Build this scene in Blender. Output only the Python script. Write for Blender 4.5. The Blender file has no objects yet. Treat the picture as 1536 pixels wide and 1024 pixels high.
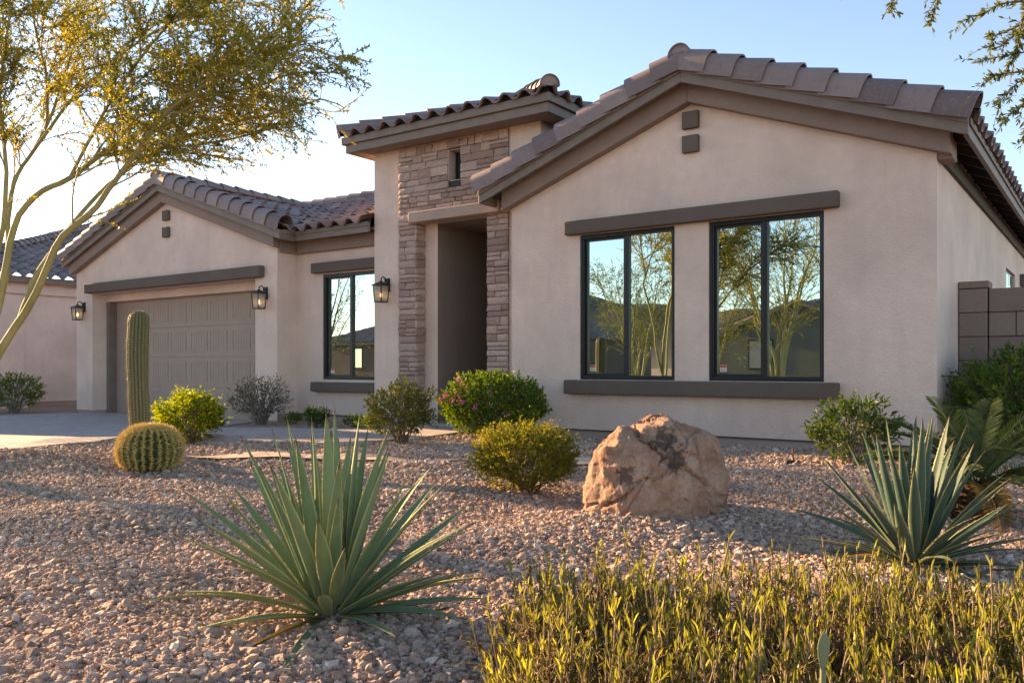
import bpy, math, random
import numpy as np
from mathutils import Vector, Matrix, noise

random.seed(11)
rng = np.random.default_rng(11)
SC = bpy.context.scene
COL = SC.collection
PI = math.pi
rad = math.radians
H = 0.85                      # eye height above the yard

# ---------------------------------------------------------------- helpers
ROOT = {}

def nrm(v):
    v = np.asarray(v, float)
    return v / np.maximum(np.linalg.norm(v, axis=-1, keepdims=True), 1e-9)

def thing(name, label, cat, loc=(0, 0, 0), group=None):
    o = bpy.data.objects.new(name, None)
    COL.objects.link(o)
    o.location = loc
    o.empty_display_size = 0.2
    o['label'] = label
    o['category'] = cat
    if group:
        o['group'] = group
    ROOT[o.name] = np.array(loc, float)
    return o

def tag(o, label, cat, group=None):
    o['label'] = label
    o['category'] = cat
    if group:
        o['group'] = group
    return o

def build(name, V, Fs, mat, parent=None, smooth=False, attrs=None, origin=None, bevel=0, midx=None, kind=None):
    """one mesh object; V in world coordinates, Fs a list of face lists/arrays"""
    V = np.asarray(V, float).reshape(-1, 3)
    if parent is not None:
        org = ROOT[parent.name]
    elif origin is not None:
        org = np.array(origin, float)
    else:
        org = np.zeros(3)
    me = bpy.data.meshes.new(name)
    V = V - org
    if not isinstance(Fs, (list, tuple)):
        Fs = [Fs]
    loops, tots = [], []
    for F in Fs:
        if isinstance(F, np.ndarray):
            if len(F) == 0:
                continue
            loops.append(F.reshape(-1).astype(np.int32))
            tots.append(np.full(len(F), F.shape[1], np.int32))
        else:
            loops.append(np.array([i for f in F for i in f], np.int32))
            tots.append(np.array([len(f) for f in F], np.int32))
    me.vertices.add(len(V))
    me.vertices.foreach_set('co', V.astype(np.float32).reshape(-1))
    L = np.concatenate(loops)
    T = np.concatenate(tots)
    me.loops.add(len(L))
    me.loops.foreach_set('vertex_index', L)
    me.polygons.add(len(T))
    st = np.concatenate([[0], np.cumsum(T)[:-1]]).astype(np.int32)
    me.polygons.foreach_set('loop_start', st)
    me.polygons.foreach_set('use_smooth', np.full(len(T), bool(smooth)))
    for m in (mat if isinstance(mat, (list, tuple)) else [mat]):
        me.materials.append(m)
    if midx is not None:
        me.polygons.foreach_set('material_index', np.asarray(midx, np.int32))
    if attrs:
        for k, a in attrs.items():
            at = me.attributes.new(k, 'FLOAT', 'POINT')
            at.data.foreach_set('value', np.asarray(a, np.float32))
    me.update(calc_edges=True)
    me.validate()
    o = bpy.data.objects.new(name, me)
    COL.objects.link(o)
    if parent is not None:
        o.parent = parent
        ROOT[o.name] = org
    else:
        o.location = org
        ROOT[o.name] = org
    if bevel:
        b = o.modifiers.new('bevel', 'BEVEL')
        b.width = bevel
        b.segments = 2
        b.limit_method = 'ANGLE'
        b.angle_limit = rad(40)
    if kind:
        o['kind'] = kind
    return o

def copy_tree(o, parent=None, loc=None):
    c = o.copy()
    COL.objects.link(c)
    if parent is not None:
        c.parent = parent
    if loc is not None:
        c.location = loc
    for ch in list(o.children):
        copy_tree(ch, c)
    return c

class Geo:
    """collects simple shapes for one mesh"""
    def __init__(s):
        s.v = []; s.f = []; s.m = []; s.cur = 0; s.r = []
    def add(s, vs, fs):
        n = len(s.v)
        s.v += [tuple(map(float, p)) for p in vs]
        s.f += [tuple(n + i for i in f) for f in fs]
        s.m += [s.cur] * len(fs)
        q = random.random()
        s.r += [q] * len(vs)
    def box(s, x0, x1, y0, y1, z0, z1):
        s.add([(x0, y0, z0), (x1, y0, z0), (x1, y1, z0), (x0, y1, z0), (x0, y0, z1), (x1, y0, z1), (x1, y1, z1), (x0, y1, z1)],
              [(0, 3, 2, 1), (4, 5, 6, 7), (0, 1, 5, 4), (1, 2, 6, 5), (2, 3, 7, 6), (3, 0, 4, 7)])
    def prism(s, pts, ax, a0, a1):
        """polygon pts (2d) extruded along axis ax ('x','y','z')"""
        n = len(pts)
        def mk(p, a):
            return {'y': (p[0], a, p[1]), 'x': (a, p[0], p[1]), 'z': (p[0], p[1], a)}[ax]
        vs = [mk(p, a0) for p in pts] + [mk(p, a1) for p in pts]
        fs = [tuple(range(n))[::-1], tuple(range(n, 2 * n))]
        fs += [(i, (i + 1) % n, n + (i + 1) % n, n + i) for i in range(n)]
        s.add(vs, fs)
    def quad(s, *p):
        s.add(p, [tuple(range(len(p)))])
    def tube(s, pts, rs, seg=8, cap=True):
        V, F = tube_arr(np.array(pts, float), np.array(rs, float), seg)
        fs = [tuple(f) for f in F.tolist()]
        n = len(pts)
        if cap:
            fs += [tuple(range(seg))[::-1], tuple(range((n - 1) * seg, n * seg))]
        s.add(V, fs)
    def make(s, name, mat, parent=None, **k):
        if k.pop('rnd', False):
            k['attrs'] = {'rnd': s.r}
        if isinstance(mat, (list, tuple)):
            k['midx'] = s.m
        return build(name, s.v, [s.f], mat, parent, **k)

def tube_arr(P, R, seg):
    n = len(P)
    T = nrm(np.gradient(P, axis=0))
    up = np.array([0.13, 0.21, 0.97]) if abs(T[0][2]) < 0.9 else np.array([1.0, 0.1, 0])
    A = nrm(np.cross(T, up))
    B = np.cross(T, A)
    th = np.linspace(0, 2 * PI, seg, endpoint=False)
    V = P[:, None, :] + R[:, None, None] * (np.cos(th)[None, :, None] * A[:, None, :] + np.sin(th)[None, :, None] * B[:, None, :])
    i = np.arange(n - 1)[:, None] * seg
    j = np.arange(seg)[None, :]
    a = i + j; b = i + (j + 1) % seg
    F = np.stack([a, b, b + seg, a + seg], -1).reshape(-1, 4)
    return V.reshape(-1, 3), F

class Batch:
    """numpy batches joined into one mesh"""
    def __init__(s):
        s.V = []; s.F = {}; s.n = 0; s.a = {}
    def add(s, V, F, **attrs):
        F = np.asarray(F)
        s.F.setdefault(F.shape[1], []).append(F + s.n)
        s.V.append(V); s.n += len(V)
        for k, v in attrs.items():
            s.a.setdefault(k, []).append(np.broadcast_to(np.asarray(v, float), (len(V),)))
    def make(s, name, mat, parent=None, **k):
        at = {q: np.concatenate(v) for q, v in s.a.items()} or None
        return build(name, np.concatenate(s.V), [np.concatenate(f) for f in s.F.values()], mat, parent, attrs=at, **k)

def smoothpath(pts, n):
    pts = np.array(pts, float)
    P = np.vstack([2 * pts[0] - pts[1], pts, 2 * pts[-1] - pts[-2]])
    out = []
    m = len(pts) - 1
    for t in np.linspace(0, m - 1e-6, n):
        i = int(t); u = t - i
        a, b, c, d = P[i], P[i + 1], P[i + 2], P[i + 3]
        out.append(0.5 * (2 * b + (c - a) * u + (2 * a - 5 * b + 4 * c - d) * u * u + (3 * b - a - 3 * c + d) * u ** 3))
    return np.array(out)

def leaves(bt, pos, d, L, W, fold=0.25, shape=6, nref=None, r=None):
    """leaf blades: pos (N,3) base, d (N,3) axis, L and W (N,)"""
    N = len(pos)
    if N == 0:
        return
    d = nrm(d)
    ref = rng.normal(size=(N, 3)) + (np.array([0, 0, 1.2]) if nref is None else nref)
    side = nrm(np.cross(d, ref))
    nn = np.cross(side, d)
    L = np.broadcast_to(L, (N,))[:, None]; W = np.broadcast_to(W, (N,))[:, None]
    r = rng.random(N) if r is None else r
    if shape == 6:
        p = [pos, pos + d * L * .33 + side * W * .5 + nn * W * fold, pos + d * L * .7 + side * W * .38 + nn * W * fold * .6,
             pos + d * L - nn * L * .1, pos + d * L * .7 - side * W * .38 + nn * W * fold * .6, pos + d * L * .33 - side * W * .5 + nn * W * fold]
        V = np.stack(p, 1).reshape(-1, 3)
        b = np.arange(N)[:, None] * 6
        F = np.concatenate([b + np.array([[0, 1, 2, 3]]), b + np.array([[0, 3, 4, 5]])])
        bt.add(V, F, rnd=np.repeat(r, 6))
    else:
        p = [pos, pos + d * L * .45 + side * W * .5, pos + d * L, pos + d * L * .45 - side * W * .5]
        V = np.stack(p, 1).reshape(-1, 3)
        F = np.arange(N)[:, None] * 4 + np.array([[0, 1, 2, 3]])
        bt.add(V, F, rnd=np.repeat(r, 4))

# ---------------------------------------------------------------- materials
def newmat(name):
    m = bpy.data.materials.new(name)
    m.use_nodes = True
    nt = m.node_tree
    nt.nodes.clear()
    out = nt.nodes.new('ShaderNodeOutputMaterial')
    return m, nt, out

class NT:
    def __init__(s, name):
        s.m, s.nt, s.out = newmat(name)
    def n(s, t, **k):
        nd = s.nt.nodes.new('ShaderNode' + t)
        for q, v in k.items():
            if q.startswith('i_'):
                key = q[2:]
                key = int(key) if key.isdigit() else key.replace('_', ' ')
                if isinstance(v, bpy.types.NodeSocket):
                    s.nt.links.new(v, nd.inputs[key])
                else:
                    nd.inputs[key].default_value = v
            else:
                setattr(nd, q, v)
        return nd
    def pos(s):
        return s.n('TexCoord').outputs['Object']
    def noise(s, scale, detail=4, rough=.55, vec=None, dist=0):
        return s.n('TexNoise', i_Scale=scale, i_Detail=detail, i_Roughness=rough, i_Distortion=dist, i_Vector=vec or s.pos())
    def ramp(s, fac, stops, interp='LINEAR'):
        r = s.n('ValToRGB')
        r.color_ramp.interpolation = interp
        e = r.color_ramp.elements
        while len(e) > 1:
            e.remove(e[-1])
        e[0].position = stops[0][0]
        e[0].color = (*stops[0][1], 1) if not isinstance(stops[0][1], (int, float)) else (stops[0][1],) * 3 + (1,)
        for p, c in stops[1:]:
            q = e.new(p)
            q.color = (*c, 1) if not isinstance(c, (int, float)) else (c, c, c, 1)
        s.nt.links.new(fac, r.inputs[0])
        return r.outputs[0]
    def mix(s, f, a, b, mode='MIX'):
        m = s.n('Mix', data_type='RGBA', blend_type=mode)
        for k, v in ((0, f), (6, a), (7, b)):
            if isinstance(v, bpy.types.NodeSocket):
                s.nt.links.new(v, m.inputs[k])
            elif k == 0:
                m.inputs[0].default_value = v
            else:
                m.inputs[k].default_value = (*v, 1)
        return m.outputs[2]
    def math(s, op, a, b=0.0, c=0.0):
        m = s.n('Math', operation=op)
        for i, v in enumerate((a, b, c)):
            if isinstance(v, bpy.types.NodeSocket):
                s.nt.links.new(v, m.inputs[i])
            else:
                m.inputs[i].default_value = v
        return m.outputs[0]
    def attr(s, name, t='GEOMETRY'):
        return s.n('Attribute', attribute_name=name, attribute_type=t).outputs['Fac']
    def bump(s, h, strength=.3, dist=.01, normal=None):
        b = s.n('Bump', i_Strength=strength, i_Distance=dist, i_Height=h)
        if normal is not None:
            s.nt.links.new(normal, b.inputs['Normal'])
        return b.outputs[0]
    def bsdf(s, col, rough=.6, normal=None, spec=.3, metal=0, **k):
        b = s.n('BsdfPrincipled')
        for key, v in (('Base Color', col), ('Roughness', rough), ('Specular IOR Level', spec), ('Metallic', metal), ('Normal', normal)):
            if v is None:
                continue
            if isinstance(v, bpy.types.NodeSocket):
                s.nt.links.new(v, b.inputs[key])
            elif key == 'Base Color':
                b.inputs[key].default_value = (*v, 1)
            else:
                b.inputs[key].default_value = v
        return b.outputs[0]
    def end(s, sh):
        s.nt.links.new(sh, s.out.inputs[0])
        return s.m

def m_stucco(name, col, bump=.5, var=.11, stain=.2):
    t = NT(name)
    p = t.pos()
    a = t.noise(1.1, 5, .6, p).outputs[0]
    b = t.noise(9, 4, .6, p).outputs[0]
    mp = t.n('Mapping', i_Vector=p); mp.inputs['Scale'].default_value = (6, 6, .5)
    st = t.noise(1.0, 5, .65, mp.outputs[0]).outputs[0]
    fine = t.noise(95, 3, .65, p).outputs[0]
    f2 = t.noise(260, 2, .5, p).outputs[0]
    c1 = tuple(x * (1 - var) for x in col); c2 = tuple(x * (1 + var) for x in col)
    c = t.mix(t.ramp(a, [(.35, 0), (.65, 1)]), c1, c2)
    c = t.mix(t.math('MULTIPLY', t.ramp(b, [(.35, 0), (.7, 1)]), .3), c, tuple(x * .86 for x in col))
    c = t.mix(t.math('MULTIPLY', t.ramp(st, [(.5, 0), (.75, 1)]), stain), c, tuple(x * .6 for x in col))
    c = t.mix(t.math('MULTIPLY', t.ramp(fine, [(.3, 1), (.5, 0)]), .35), c, tuple(x * .72 for x in col))
    mid = t.noise(42, 4, .6, p).outputs[0]
    h = t.math('ADD', t.math('ADD', fine, t.math('MULTIPLY', f2, .4)), t.math('MULTIPLY', t.ramp(mid, [(.35, 0), (.65, 1)]), .7))
    return t.end(t.bsdf(c, .92, t.bump(h, min(1, bump * 1.5), .008), .15))

def m_plain(name, col, rough=.5, metal=0, spec=.4, var=.12, bump=.05, bscale=120):
    t = NT(name)
    a = t.noise(5, 5, .6).outputs[0]
    c = t.mix(t.ramp(a, [(.3, 0), (.7, 1)]), tuple(x * (1 - var) for x in col), tuple(x * (1 + var) for x in col))
    r = t.math('MULTIPLY_ADD', t.noise(14, 3).outputs[0], .2, rough - .1)
    return t.end(t.bsdf(c, r, t.bump(t.noise(bscale, 3).outputs[0], bump, .004), spec, metal))

def m_leaf(name, stops, trans=.35, rough=.5, tcol=None, spec=.3, clump=3.0):
    """stops by random value per leaf, clumps give larger light and dark patches of real leaf colour"""
    t = NT(name)
    r = t.attr('rnd')
    cl = t.noise(clump, 2).outputs[0]
    f = t.math('ADD', t.math('MULTIPLY', r, .6), t.math('MULTIPLY_ADD', cl, 1.2, -.4))
    c = t.ramp(f, stops)
    tc = t.mix(1.0, c, tcol or (1.5, 1.45, .7), 'MULTIPLY')
    b = t.bsdf(c, rough, None, spec)
    tr = t.n('BsdfTranslucent'); t.nt.links.new(tc, tr.inputs[0])
    mx = t.n('MixShader'); mx.inputs[0].default_value = trans
    t.nt.links.new(b, mx.inputs[1]); t.nt.links.new(tr.outputs[0], mx.inputs[2])
    return t.end(mx.outputs[0])

def m_bark(name, c1, c2, scale=30, rough=.8, bump=.4):
    t = NT(name)
    p = t.pos()
    mp = t.n('Mapping', i_Vector=p); mp.inputs['Scale'].default_value = (1, 1, .35)
    a = t.noise(scale, 5, .65, mp.outputs[0]).outputs[0]
    b = t.noise(4, 3, .5, p).outputs[0]
    c = t.mix(t.ramp(t.math('MULTIPLY_ADD', b, .6, t.math('MULTIPLY', a, .5)), [(.35, 0), (.75, 1)]), c1, c2)
    return t.end(t.bsdf(c, rough, t.bump(a, bump, .01), .25))

M = {}
STUC = (.73, .575, .49)
M['stucco'] = m_stucco('stucco', STUC)
M['trim'] = m_stucco('trim_stucco', (.145, .115, .098), .4, .1, .1)
M['fascia'] = m_plain('fascia_paint', (.18, .142, .12), .6, var=.14, bump=.12, bscale=40)
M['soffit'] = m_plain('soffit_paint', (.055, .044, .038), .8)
M['found'] = m_stucco('foundation', (.40, .31, .26), .3)
M['door_taupe'] = m_plain('garage_door_paint', (.345, .258, .205), .55, var=.05, bump=.12, bscale=300)
M['dark_frame'] = m_plain('dark_window_frame', (.014, .016, .019), .35, var=.2, bump=.02)
M['black_metal'] = m_plain('black_metal', (.012, .012, .013), .45, var=.2)
M['dark'] = m_plain('dark_void', (.012, .012, .011), .9)
M['birdstop'] = m_plain('bird_stop', (.02, .025, .022), .8)

def m_tile():
    t = NT('roof_tile')
    r = t.attr('rnd')
    a = t.noise(3.5, 5, .65).outputs[0]
    b = t.noise(40, 4, .7).outputs[0]
    f = t.math('ADD', t.math('MULTIPLY', r, .6), t.math('MULTIPLY', a, .5))
    c = t.ramp(f, [(.1, (.105, .077, .076)), (.4, (.17, .127, .124)), (.65, (.215, .165, .162)), (.95, (.28, .215, .205))])
    c = t.mix(t.math('MULTIPLY', t.ramp(b, [(.5, 0), (.72, 1)]), .45), c, (.30, .25, .22))
    c = t.mix(t.math('MULTIPLY', t.ramp(t.noise(14, 4, .7).outputs[0], [(.5, 0), (.7, 1)]), .35), c, (.09, .068, .06))
    rr = t.math('MULTIPLY_ADD', b, .3, .45)
    return t.end(t.bsdf(c, rr, t.bump(t.noise(150, 3).outputs[0], .25, .004), .35))
M['tile'] = m_tile()

def m_stone():
    t = NT('ledge_stone')
    r = t.attr('rnd')
    a = t.noise(14, 6, .7).outputs[0]
    b = t.noise(55, 4, .7).outputs[0]
    f = t.math('ADD', t.math('MULTIPLY', r, .7), t.math('MULTIPLY', a, .35))
    c = t.ramp(f, [(.1, (.26, .18, .15)), (.35, (.37, .265, .22)), (.6, (.46, .34, .29)), (.85, (.54, .41, .355)), (1, (.42, .34, .305))])
    c = t.mix(t.math('MULTIPLY', t.ramp(b, [(.42, 1), (.6, 0)]), .35), c, (.14, .105, .09))
    h = t.math('ADD', a, t.math('MULTIPLY', b, .4))
    return t.end(t.bsdf(c, .9, t.bump(h, .7, .012), .2))
M['stone'] = m_stone()
M['mortar'] = m_plain('mortar', (.05, .04, .035), .95)

def m_glass(name, tint, mixf, dark):
    t = NT(name)
    g = t.n('BsdfGlossy', i_Roughness=.004); g.inputs[0].default_value = (*tint, 1)
    d = t.n('BsdfDiffuse'); d.inputs[0].default_value = (*dark, 1)
    mx = t.n('MixShader'); mx.inputs[0].default_value = mixf
    t.nt.links.new(d.outputs[0], mx.inputs[1]); t.nt.links.new(g.outputs[0], mx.inputs[2])
    return t.end(mx.outputs[0])
M['glass'] = m_glass('window_glass', (.60, .72, .69), .86, (.01, .013, .013))

def m_lampglass():
    t = NT('seeded_glass')
    g = t.n('BsdfGlass', i_Roughness=.15, i_IOR=1.1); g.inputs[0].default_value = (.95, .95, .93, 1)
    t.nt.links.new(t.bump(t.noise(90, 2).outputs[0], .3, .004), g.inputs['Normal'])
    d = t.n('BsdfTranslucent'); d.inputs[0].default_value = (.8, .78, .74, 1)
    mx = t.n('MixShader'); mx.inputs[0].default_value = .35
    t.nt.links.new(g.outputs[0], mx.inputs[1]); t.nt.links.new(d.outputs[0], mx.inputs[2])
    return t.end(mx.outputs[0])
M['lampglass'] = m_lampglass()
def m_emit(name, col, s):
    t = NT(name)
    e = t.n('Emission', i_Strength=s); e.inputs[0].default_value = (*col, 1)
    return t.end(e.outputs[0])
M['bulb'] = m_emit('lamp_bulb', (1, .66, .34), 1.1)

def m_gravel_stone():
    t = NT('gravel_stone')
    r = t.attr('rnd', 'INSTANCER')
    a = t.noise(1.6, 4, .6).outputs[0]
    c = t.ramp(r, [(0, (.24, .17, .13)), (.14, (.34, .24, .18)), (.32, (.44, .31, .235)), (.5, (.50, .355, .26)), (.64, (.54, .36, .25)),
                   (.78, (.44, .34, .275)), (.9, (.62, .48, .375)), (1, (.72, .61, .51))])
    c = t.mix(t.math('MULTIPLY', t.ramp(a, [(.35, 1), (.6, 0)]), .35), c, (.17, .12, .10))
    return t.end(t.bsdf(c, .85, t.bump(t.noise(5, 4, .7).outputs[0], .35, .15), .2))
M['gravel'] = m_gravel_stone()

def m_ground():
    t = NT('gravel_ground')
    p = t.pos()
    v = t.n('TexVoronoi', i_Scale=38, i_Vector=p)
    v2 = t.n('TexVoronoi', i_Scale=38, i_Vector=p, feature='DISTANCE_TO_EDGE')
    sep = t.n('SeparateColor'); t.nt.links.new(v.outputs['Color'], sep.inputs[0])
    c = t.ramp(sep.outputs[0], [(0, (.24, .165, .12)), (.3, (.40, .28, .205)), (.6, (.48, .34, .25)), (.85, (.52, .375, .28)), (1, (.60, .47, .37))])
    e = t.ramp(v2.outputs[0], [(0, 1), (.12, 0)])
    c = t.mix(t.math('MULTIPLY', e, .7), c, (.10, .075, .06))
    big = t.noise(.6, 4).outputs[0]
    c = t.mix(t.math('MULTIPLY', t.ramp(big, [(.4, 0), (.7, 1)]), .3), c, (.2, .15, .125))
    h = t.math('MINIMUM', v2.outputs[0], .25)
    return t.end(t.bsdf(c, .95, t.bump(h, .9, .03), .15))
M['ground'] = m_ground()

def m_paver(name, rotz, c1, c2, sx=.22, sy=.11):
    t = NT(name)
    p = t.pos()
    mp = t.n('Mapping', i_Vector=p); mp.inputs['Rotation'].default_value = (0, 0, rotz)
    br = t.n('TexBrick', i_Scale=1.0, i_Vector=mp.outputs[0])
    br.inputs['Brick Width'].default_value = sx; br.inputs['Row Height'].default_value = sy
    br.inputs['Mortar Size'].default_value = .004; br.inputs['Mortar Smooth'].default_value = .3
    br.inputs['Color1'].default_value = (*c1, 1); br.inputs['Color2'].default_value = (*c2, 1)
    br.inputs['Mortar'].default_value = (.10, .085, .075, 1)
    a = t.noise(2.2, 5, .65, p).outputs[0]
    b = t.noise(60, 4, .7, p).outputs[0]
    c = t.mix(t.math('MULTIPLY', t.ramp(a, [(.4, 0), (.7, 1)]), .4), br.outputs[0], tuple(x * .72 for x in c1))
    c = t.mix(t.math('MULTIPLY', t.ramp(b, [(.45, 0), (.7, 1)]), .3), c, tuple(min(1, x * 1.3) for x in c2))
    h = t.math('ADD', t.math('MULTIPLY', br.outputs['Fac'], -1.2), t.math('MULTIPLY', b, .35))
    return t.end(t.bsdf(c, .88, t.bump(h, .6, .008), .25))
M['drive'] = m_paver('driveway_pavers', .0, (.36, .315, .29), (.46, .405, .37))
M['walk'] = m_paver('walkway_pavers', 1.5708, (.38, .325, .29), (.45, .385, .345), .3, .15)
M['flag'] = m_paver('pale_flagstone', .5, (.40, .32, .26), (.44, .35, .285), .7, .45)
M['asphalt'] = m_plain('asphalt', (.05, .05, .052), .9, var=.2, bump=.5, bscale=200)
M['concrete'] = m_plain('concrete', (.38, .35, .32), .9, var=.12, bump=.3)
# ---------------------------------------------------------------- ground
def sstep(a, b, x):
    t = np.clip((np.asarray(x, float) - a) / (b - a), 0, 1)
    return t * t * (3 - 2 * t)

def ground(x, y):
    x = np.asarray(x, float); y = np.asarray(y, float)
    z = -.10 * sstep(-9, -13, x)
    yard = sstep(-10.6, -9.2, x) * (1 - sstep(5.6, 7.2, y)) * sstep(-7, -3, y) * (1 - sstep(3, 6, x))
    u = .035 * np.sin(1.7 * x + 1.1 * y + .6) * np.cos(1.3 * y - .7 * x) + .022 * np.sin(3.9 * x - 2.3 * y) + .012 * np.sin(7.1 * y + 3.3 * x)
    z = z + u * yard
    z = z + .17 * np.exp(-(((x + 7.6) / .9) ** 2 + ((y - 2.7) / 1.0) ** 2))
    return z

def gz(x, y):
    return float(ground(x, y))

xs = np.unique(np.concatenate([np.linspace(-400, -30, 30), np.linspace(-30, -12, 50), np.linspace(-12, 4, 170), np.linspace(4, 30, 40), np.linspace(30, 400, 30)]))
ys = np.unique(np.concatenate([np.linspace(-400, -20, 30), np.linspace(-20, 0, 50), np.linspace(0, 10, 110), np.linspace(10, 30, 40), np.linspace(30, 400, 30)]))
X, Y = np.meshgrid(xs, ys)
V = np.stack([X, Y, ground(X, Y)], -1).reshape(-1, 3)
nx = len(xs); i = np.arange(len(ys) - 1)[:, None] * nx + np.arange(nx - 1)[None, :]
F = np.stack([i, i + 1, i + 1 + nx, i + nx], -1).reshape(-1, 4)
build('ground', V, F, M['ground'], smooth=True, kind='structure')

def slab(name, poly, mat, top, thick=.06):
    """flat paved area, its edge sunk in the gravel"""
    g = Geo()
    poly = np.array(poly, float)
    n = len(poly)
    zt = [gz(*p) + top for p in poly]
    g.add([(p[0], p[1], z) for p, z in zip(poly, zt)] + [(p[0], p[1], z - thick) for p, z in zip(poly, zt)],
          [tuple(range(n))] + [(i, i + n, (i + 1) % n + n, (i + 1) % n) for i in range(n)])
    return g.make(name, mat, kind='structure')

DRIVE = [(-16.5, 9.15), (-11.4, 9.15), (-11.3, 8.6), (-10.7, 7.7), (-9.75, 6.6), (-9.35, 5.6), (-9.1, 4.3), (-9.3, 2.5), (-9.8, -1), (-10, -10), (-17.5, -10), (-17.2, 2), (-17.1, 8.6), (-16.5, 8.7)]
# grid so that it follows the fall of the ground
def in_poly(x, y, poly):
    x = np.asarray(x); y = np.asarray(y); c = np.zeros(x.shape, bool)
    n = len(poly)
    for k in range(n):
        x0, y0 = poly[k]; x1, y1 = poly[(k + 1) % n]
        hit = ((y0 > y) != (y1 > y)) & (x < (x1 - x0) * (y - y0) / ((y1 - y0) or 1e-9) + x0)
        c ^= hit
    return c
def draped(name, poly, mat, top):
    """paving strip by strip along y, draped on the fall of the ground"""
    ysl = np.unique(np.concatenate([np.linspace(min(p[1] for p in poly), max(p[1] for p in poly), 60), [p[1] for p in poly]]))
    bt = Batch()
    n = len(poly)
    def span(y):
        xsx = []
        for k in range(n):
            x0, y0 = poly[k]; x1, y1 = poly[(k + 1) % n]
            if (y0 > y) != (y1 > y):
                xsx.append(x0 + (x1 - x0) * (y - y0) / (y1 - y0))
        return min(xsx), max(xsx)
    rows = []
    for a, b in zip(ysl[:-1], ysl[1:]):
        l0, r0 = span(a + 1e-4); l1, r1 = span(b - 1e-4)
        u = np.linspace(0, 1, 25)
        A = np.stack([l0 + (r0 - l0) * u, np.full(25, a)], -1); B = np.stack([l1 + (r1 - l1) * u, np.full(25, b)], -1)
        P = np.concatenate([A, B])
        Vv = np.column_stack([P, ground(P[:, 0], P[:, 1]) + top])
        k = np.arange(24)
        bt.add(Vv, np.stack([k, k + 1, k + 26, k + 25], -1))
        for q in (0, 24):
            E4 = np.array([Vv[q], Vv[q + 25], Vv[q + 25] - [0, 0, .08], Vv[q] - [0, 0, .08]])
            bt.add(E4, np.array([[0, 1, 2, 3]]))
    return bt.make(name, mat, kind='structure')
draped('driveway', DRIVE, M['drive'], .02)
WALK = [(-9.45, 5.95), (-8.2, 5.75), (-6.75, 6.05), (-6.55, 7.2), (-6.8, 8.9), (-8.05, 8.9), (-8.2, 7.75), (-9.3, 7.3), (-10.1, 7.05), (-9.75, 6.55)]
slab('walkway', WALK, M['walk'], .028)
pathc = smoothpath([(-8.3, 3.35), (-7.4, 4.1), (-6.3, 5.0), (-5.2, 5.7), (-4.2, 6.15), (-3.3, 6.45)], 30)
tn = nrm(np.gradient(pathc, axis=0)); sd = np.stack([-tn[:, 1], tn[:, 0]], -1)
wv = (.13 + .04 * np.sin(np.arange(30) * 1.3))[:, None]
P = np.concatenate([pathc + sd * wv, (pathc - sd * wv)])
PATHPOLY = [tuple(p) for p in P[:30]] + [tuple(p) for p in P[30:][::-1]]
k = np.arange(29)
build('footpath', np.column_stack([P, ground(P[:, 0], P[:, 1]) + .024]), np.stack([k + 30, k + 31, k + 1, k], -1), M['flag'], kind='structure')
# entry floor, street, kerb, pavement
g = Geo(); g.box(-8.0, -6.7, 8.9, 11.6, -.05, .05); g.make('porch_floor', M['walk'], kind='structure')
g = Geo(); g.box(-200, 200, -19, -11.3, -.3, .012); g.make('street', M['asphalt'], kind='structure')
g = Geo(); g.box(-200, 200, -11.3, -11.0, -.2, .12); g.box(-200, 200, -19.3, -19, -.2, .12); g.make('kerb', M['concrete'], kind='structure', bevel=.02)
g = Geo(); g.box(-200, 200, -11.0, -9.7, -.2, .115); g.box(-200, 200, -20.6, -19.3, -.2, .115); g.make('pavement', M['concrete'], kind='structure')

# ---------------------------------------------------------------- house
house = thing('house', 'single storey tan stucco house with two front gables and a stone faced entry tower', 'house', (-9.2, 9.0, 0))

def facade(g, y, x0, x1, z0, top, holes, depth, xk=()):
    """front wall at y facing -y with openings (x0,x1,z0,z1); top(x) gives its upper edge"""
    bx = sorted(set([x0, x1] + [v for h in holes for v in h[:2]] + list(xk)))
    for a, b in zip(bx[:-1], bx[1:]):
        segs = [[z0, None]]
        mid = (a + b) / 2
        for h in sorted([h for h in holes if h[0] <= mid <= h[1]], key=lambda h: h[2]):
            segs[-1][1] = h[2]
            segs.append([h[3], None])
        for s0, s1 in segs:
            if s1 is not None and s1 - s0 < 1e-6:
                continue
            ta, tb = (s1, s1) if s1 is not None else (top(a), top(b))
            g.quad((a, y, s0), (b, y, s0), (b, y, tb), (a, y, ta))
    for (a, b, c, d) in holes:
        Y = y + depth
        g.quad((a, y, c), (a, y, d), (a, Y, d), (a, Y, c))
        g.quad((b, y, d), (b, y, c), (b, Y, c), (b, Y, d))
        g.quad((a, y, d), (b, y, d), (b, Y, d), (a, Y, d))
        if c > z0 + 1e-6:
            g.quad((b, y, c), (a, y, c), (a, Y, c), (b, Y, c))

SR, SG = .365, .343                      # roof pitches
RX0, RX1, RXP, RZE = -6.61, -1.08, -3.845, 3.07
RZP = RZE + SR * (RX1 - RXP)
GX0, GX1, GXP, GZE = -17.24, -10.56, -13.9, 2.97
GZP = GZE + SG * (GX1 - GXP)
W1 = (-5.29, -4.05, .69, 2.43)
W2 = (-3.645, -2.415, .69, 2.43)
WM = (-10.25, -9.03, .64, 2.30)
w = Geo()
topR = lambda x: RZP - SR * abs(x - RXP) - .05
topG = lambda x: GZP - SG * abs(x - GXP) - .05
FZ = .09
facade(w, 8.8, -6.30, -1.38, FZ, topR, [W1, W2], .11, [RXP])
w.quad((-1.38, 8.8, FZ), (-1.38, 14.9, FZ), (-1.38, 14.9, 3.05), (-1.38, 8.8, 3.05))
w.quad((-1.38, 14.9, FZ), (-1.38, 16.3, FZ), (-1.38, 16.3, 1.2), (-1.38, 14.9, 1.2))
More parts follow.
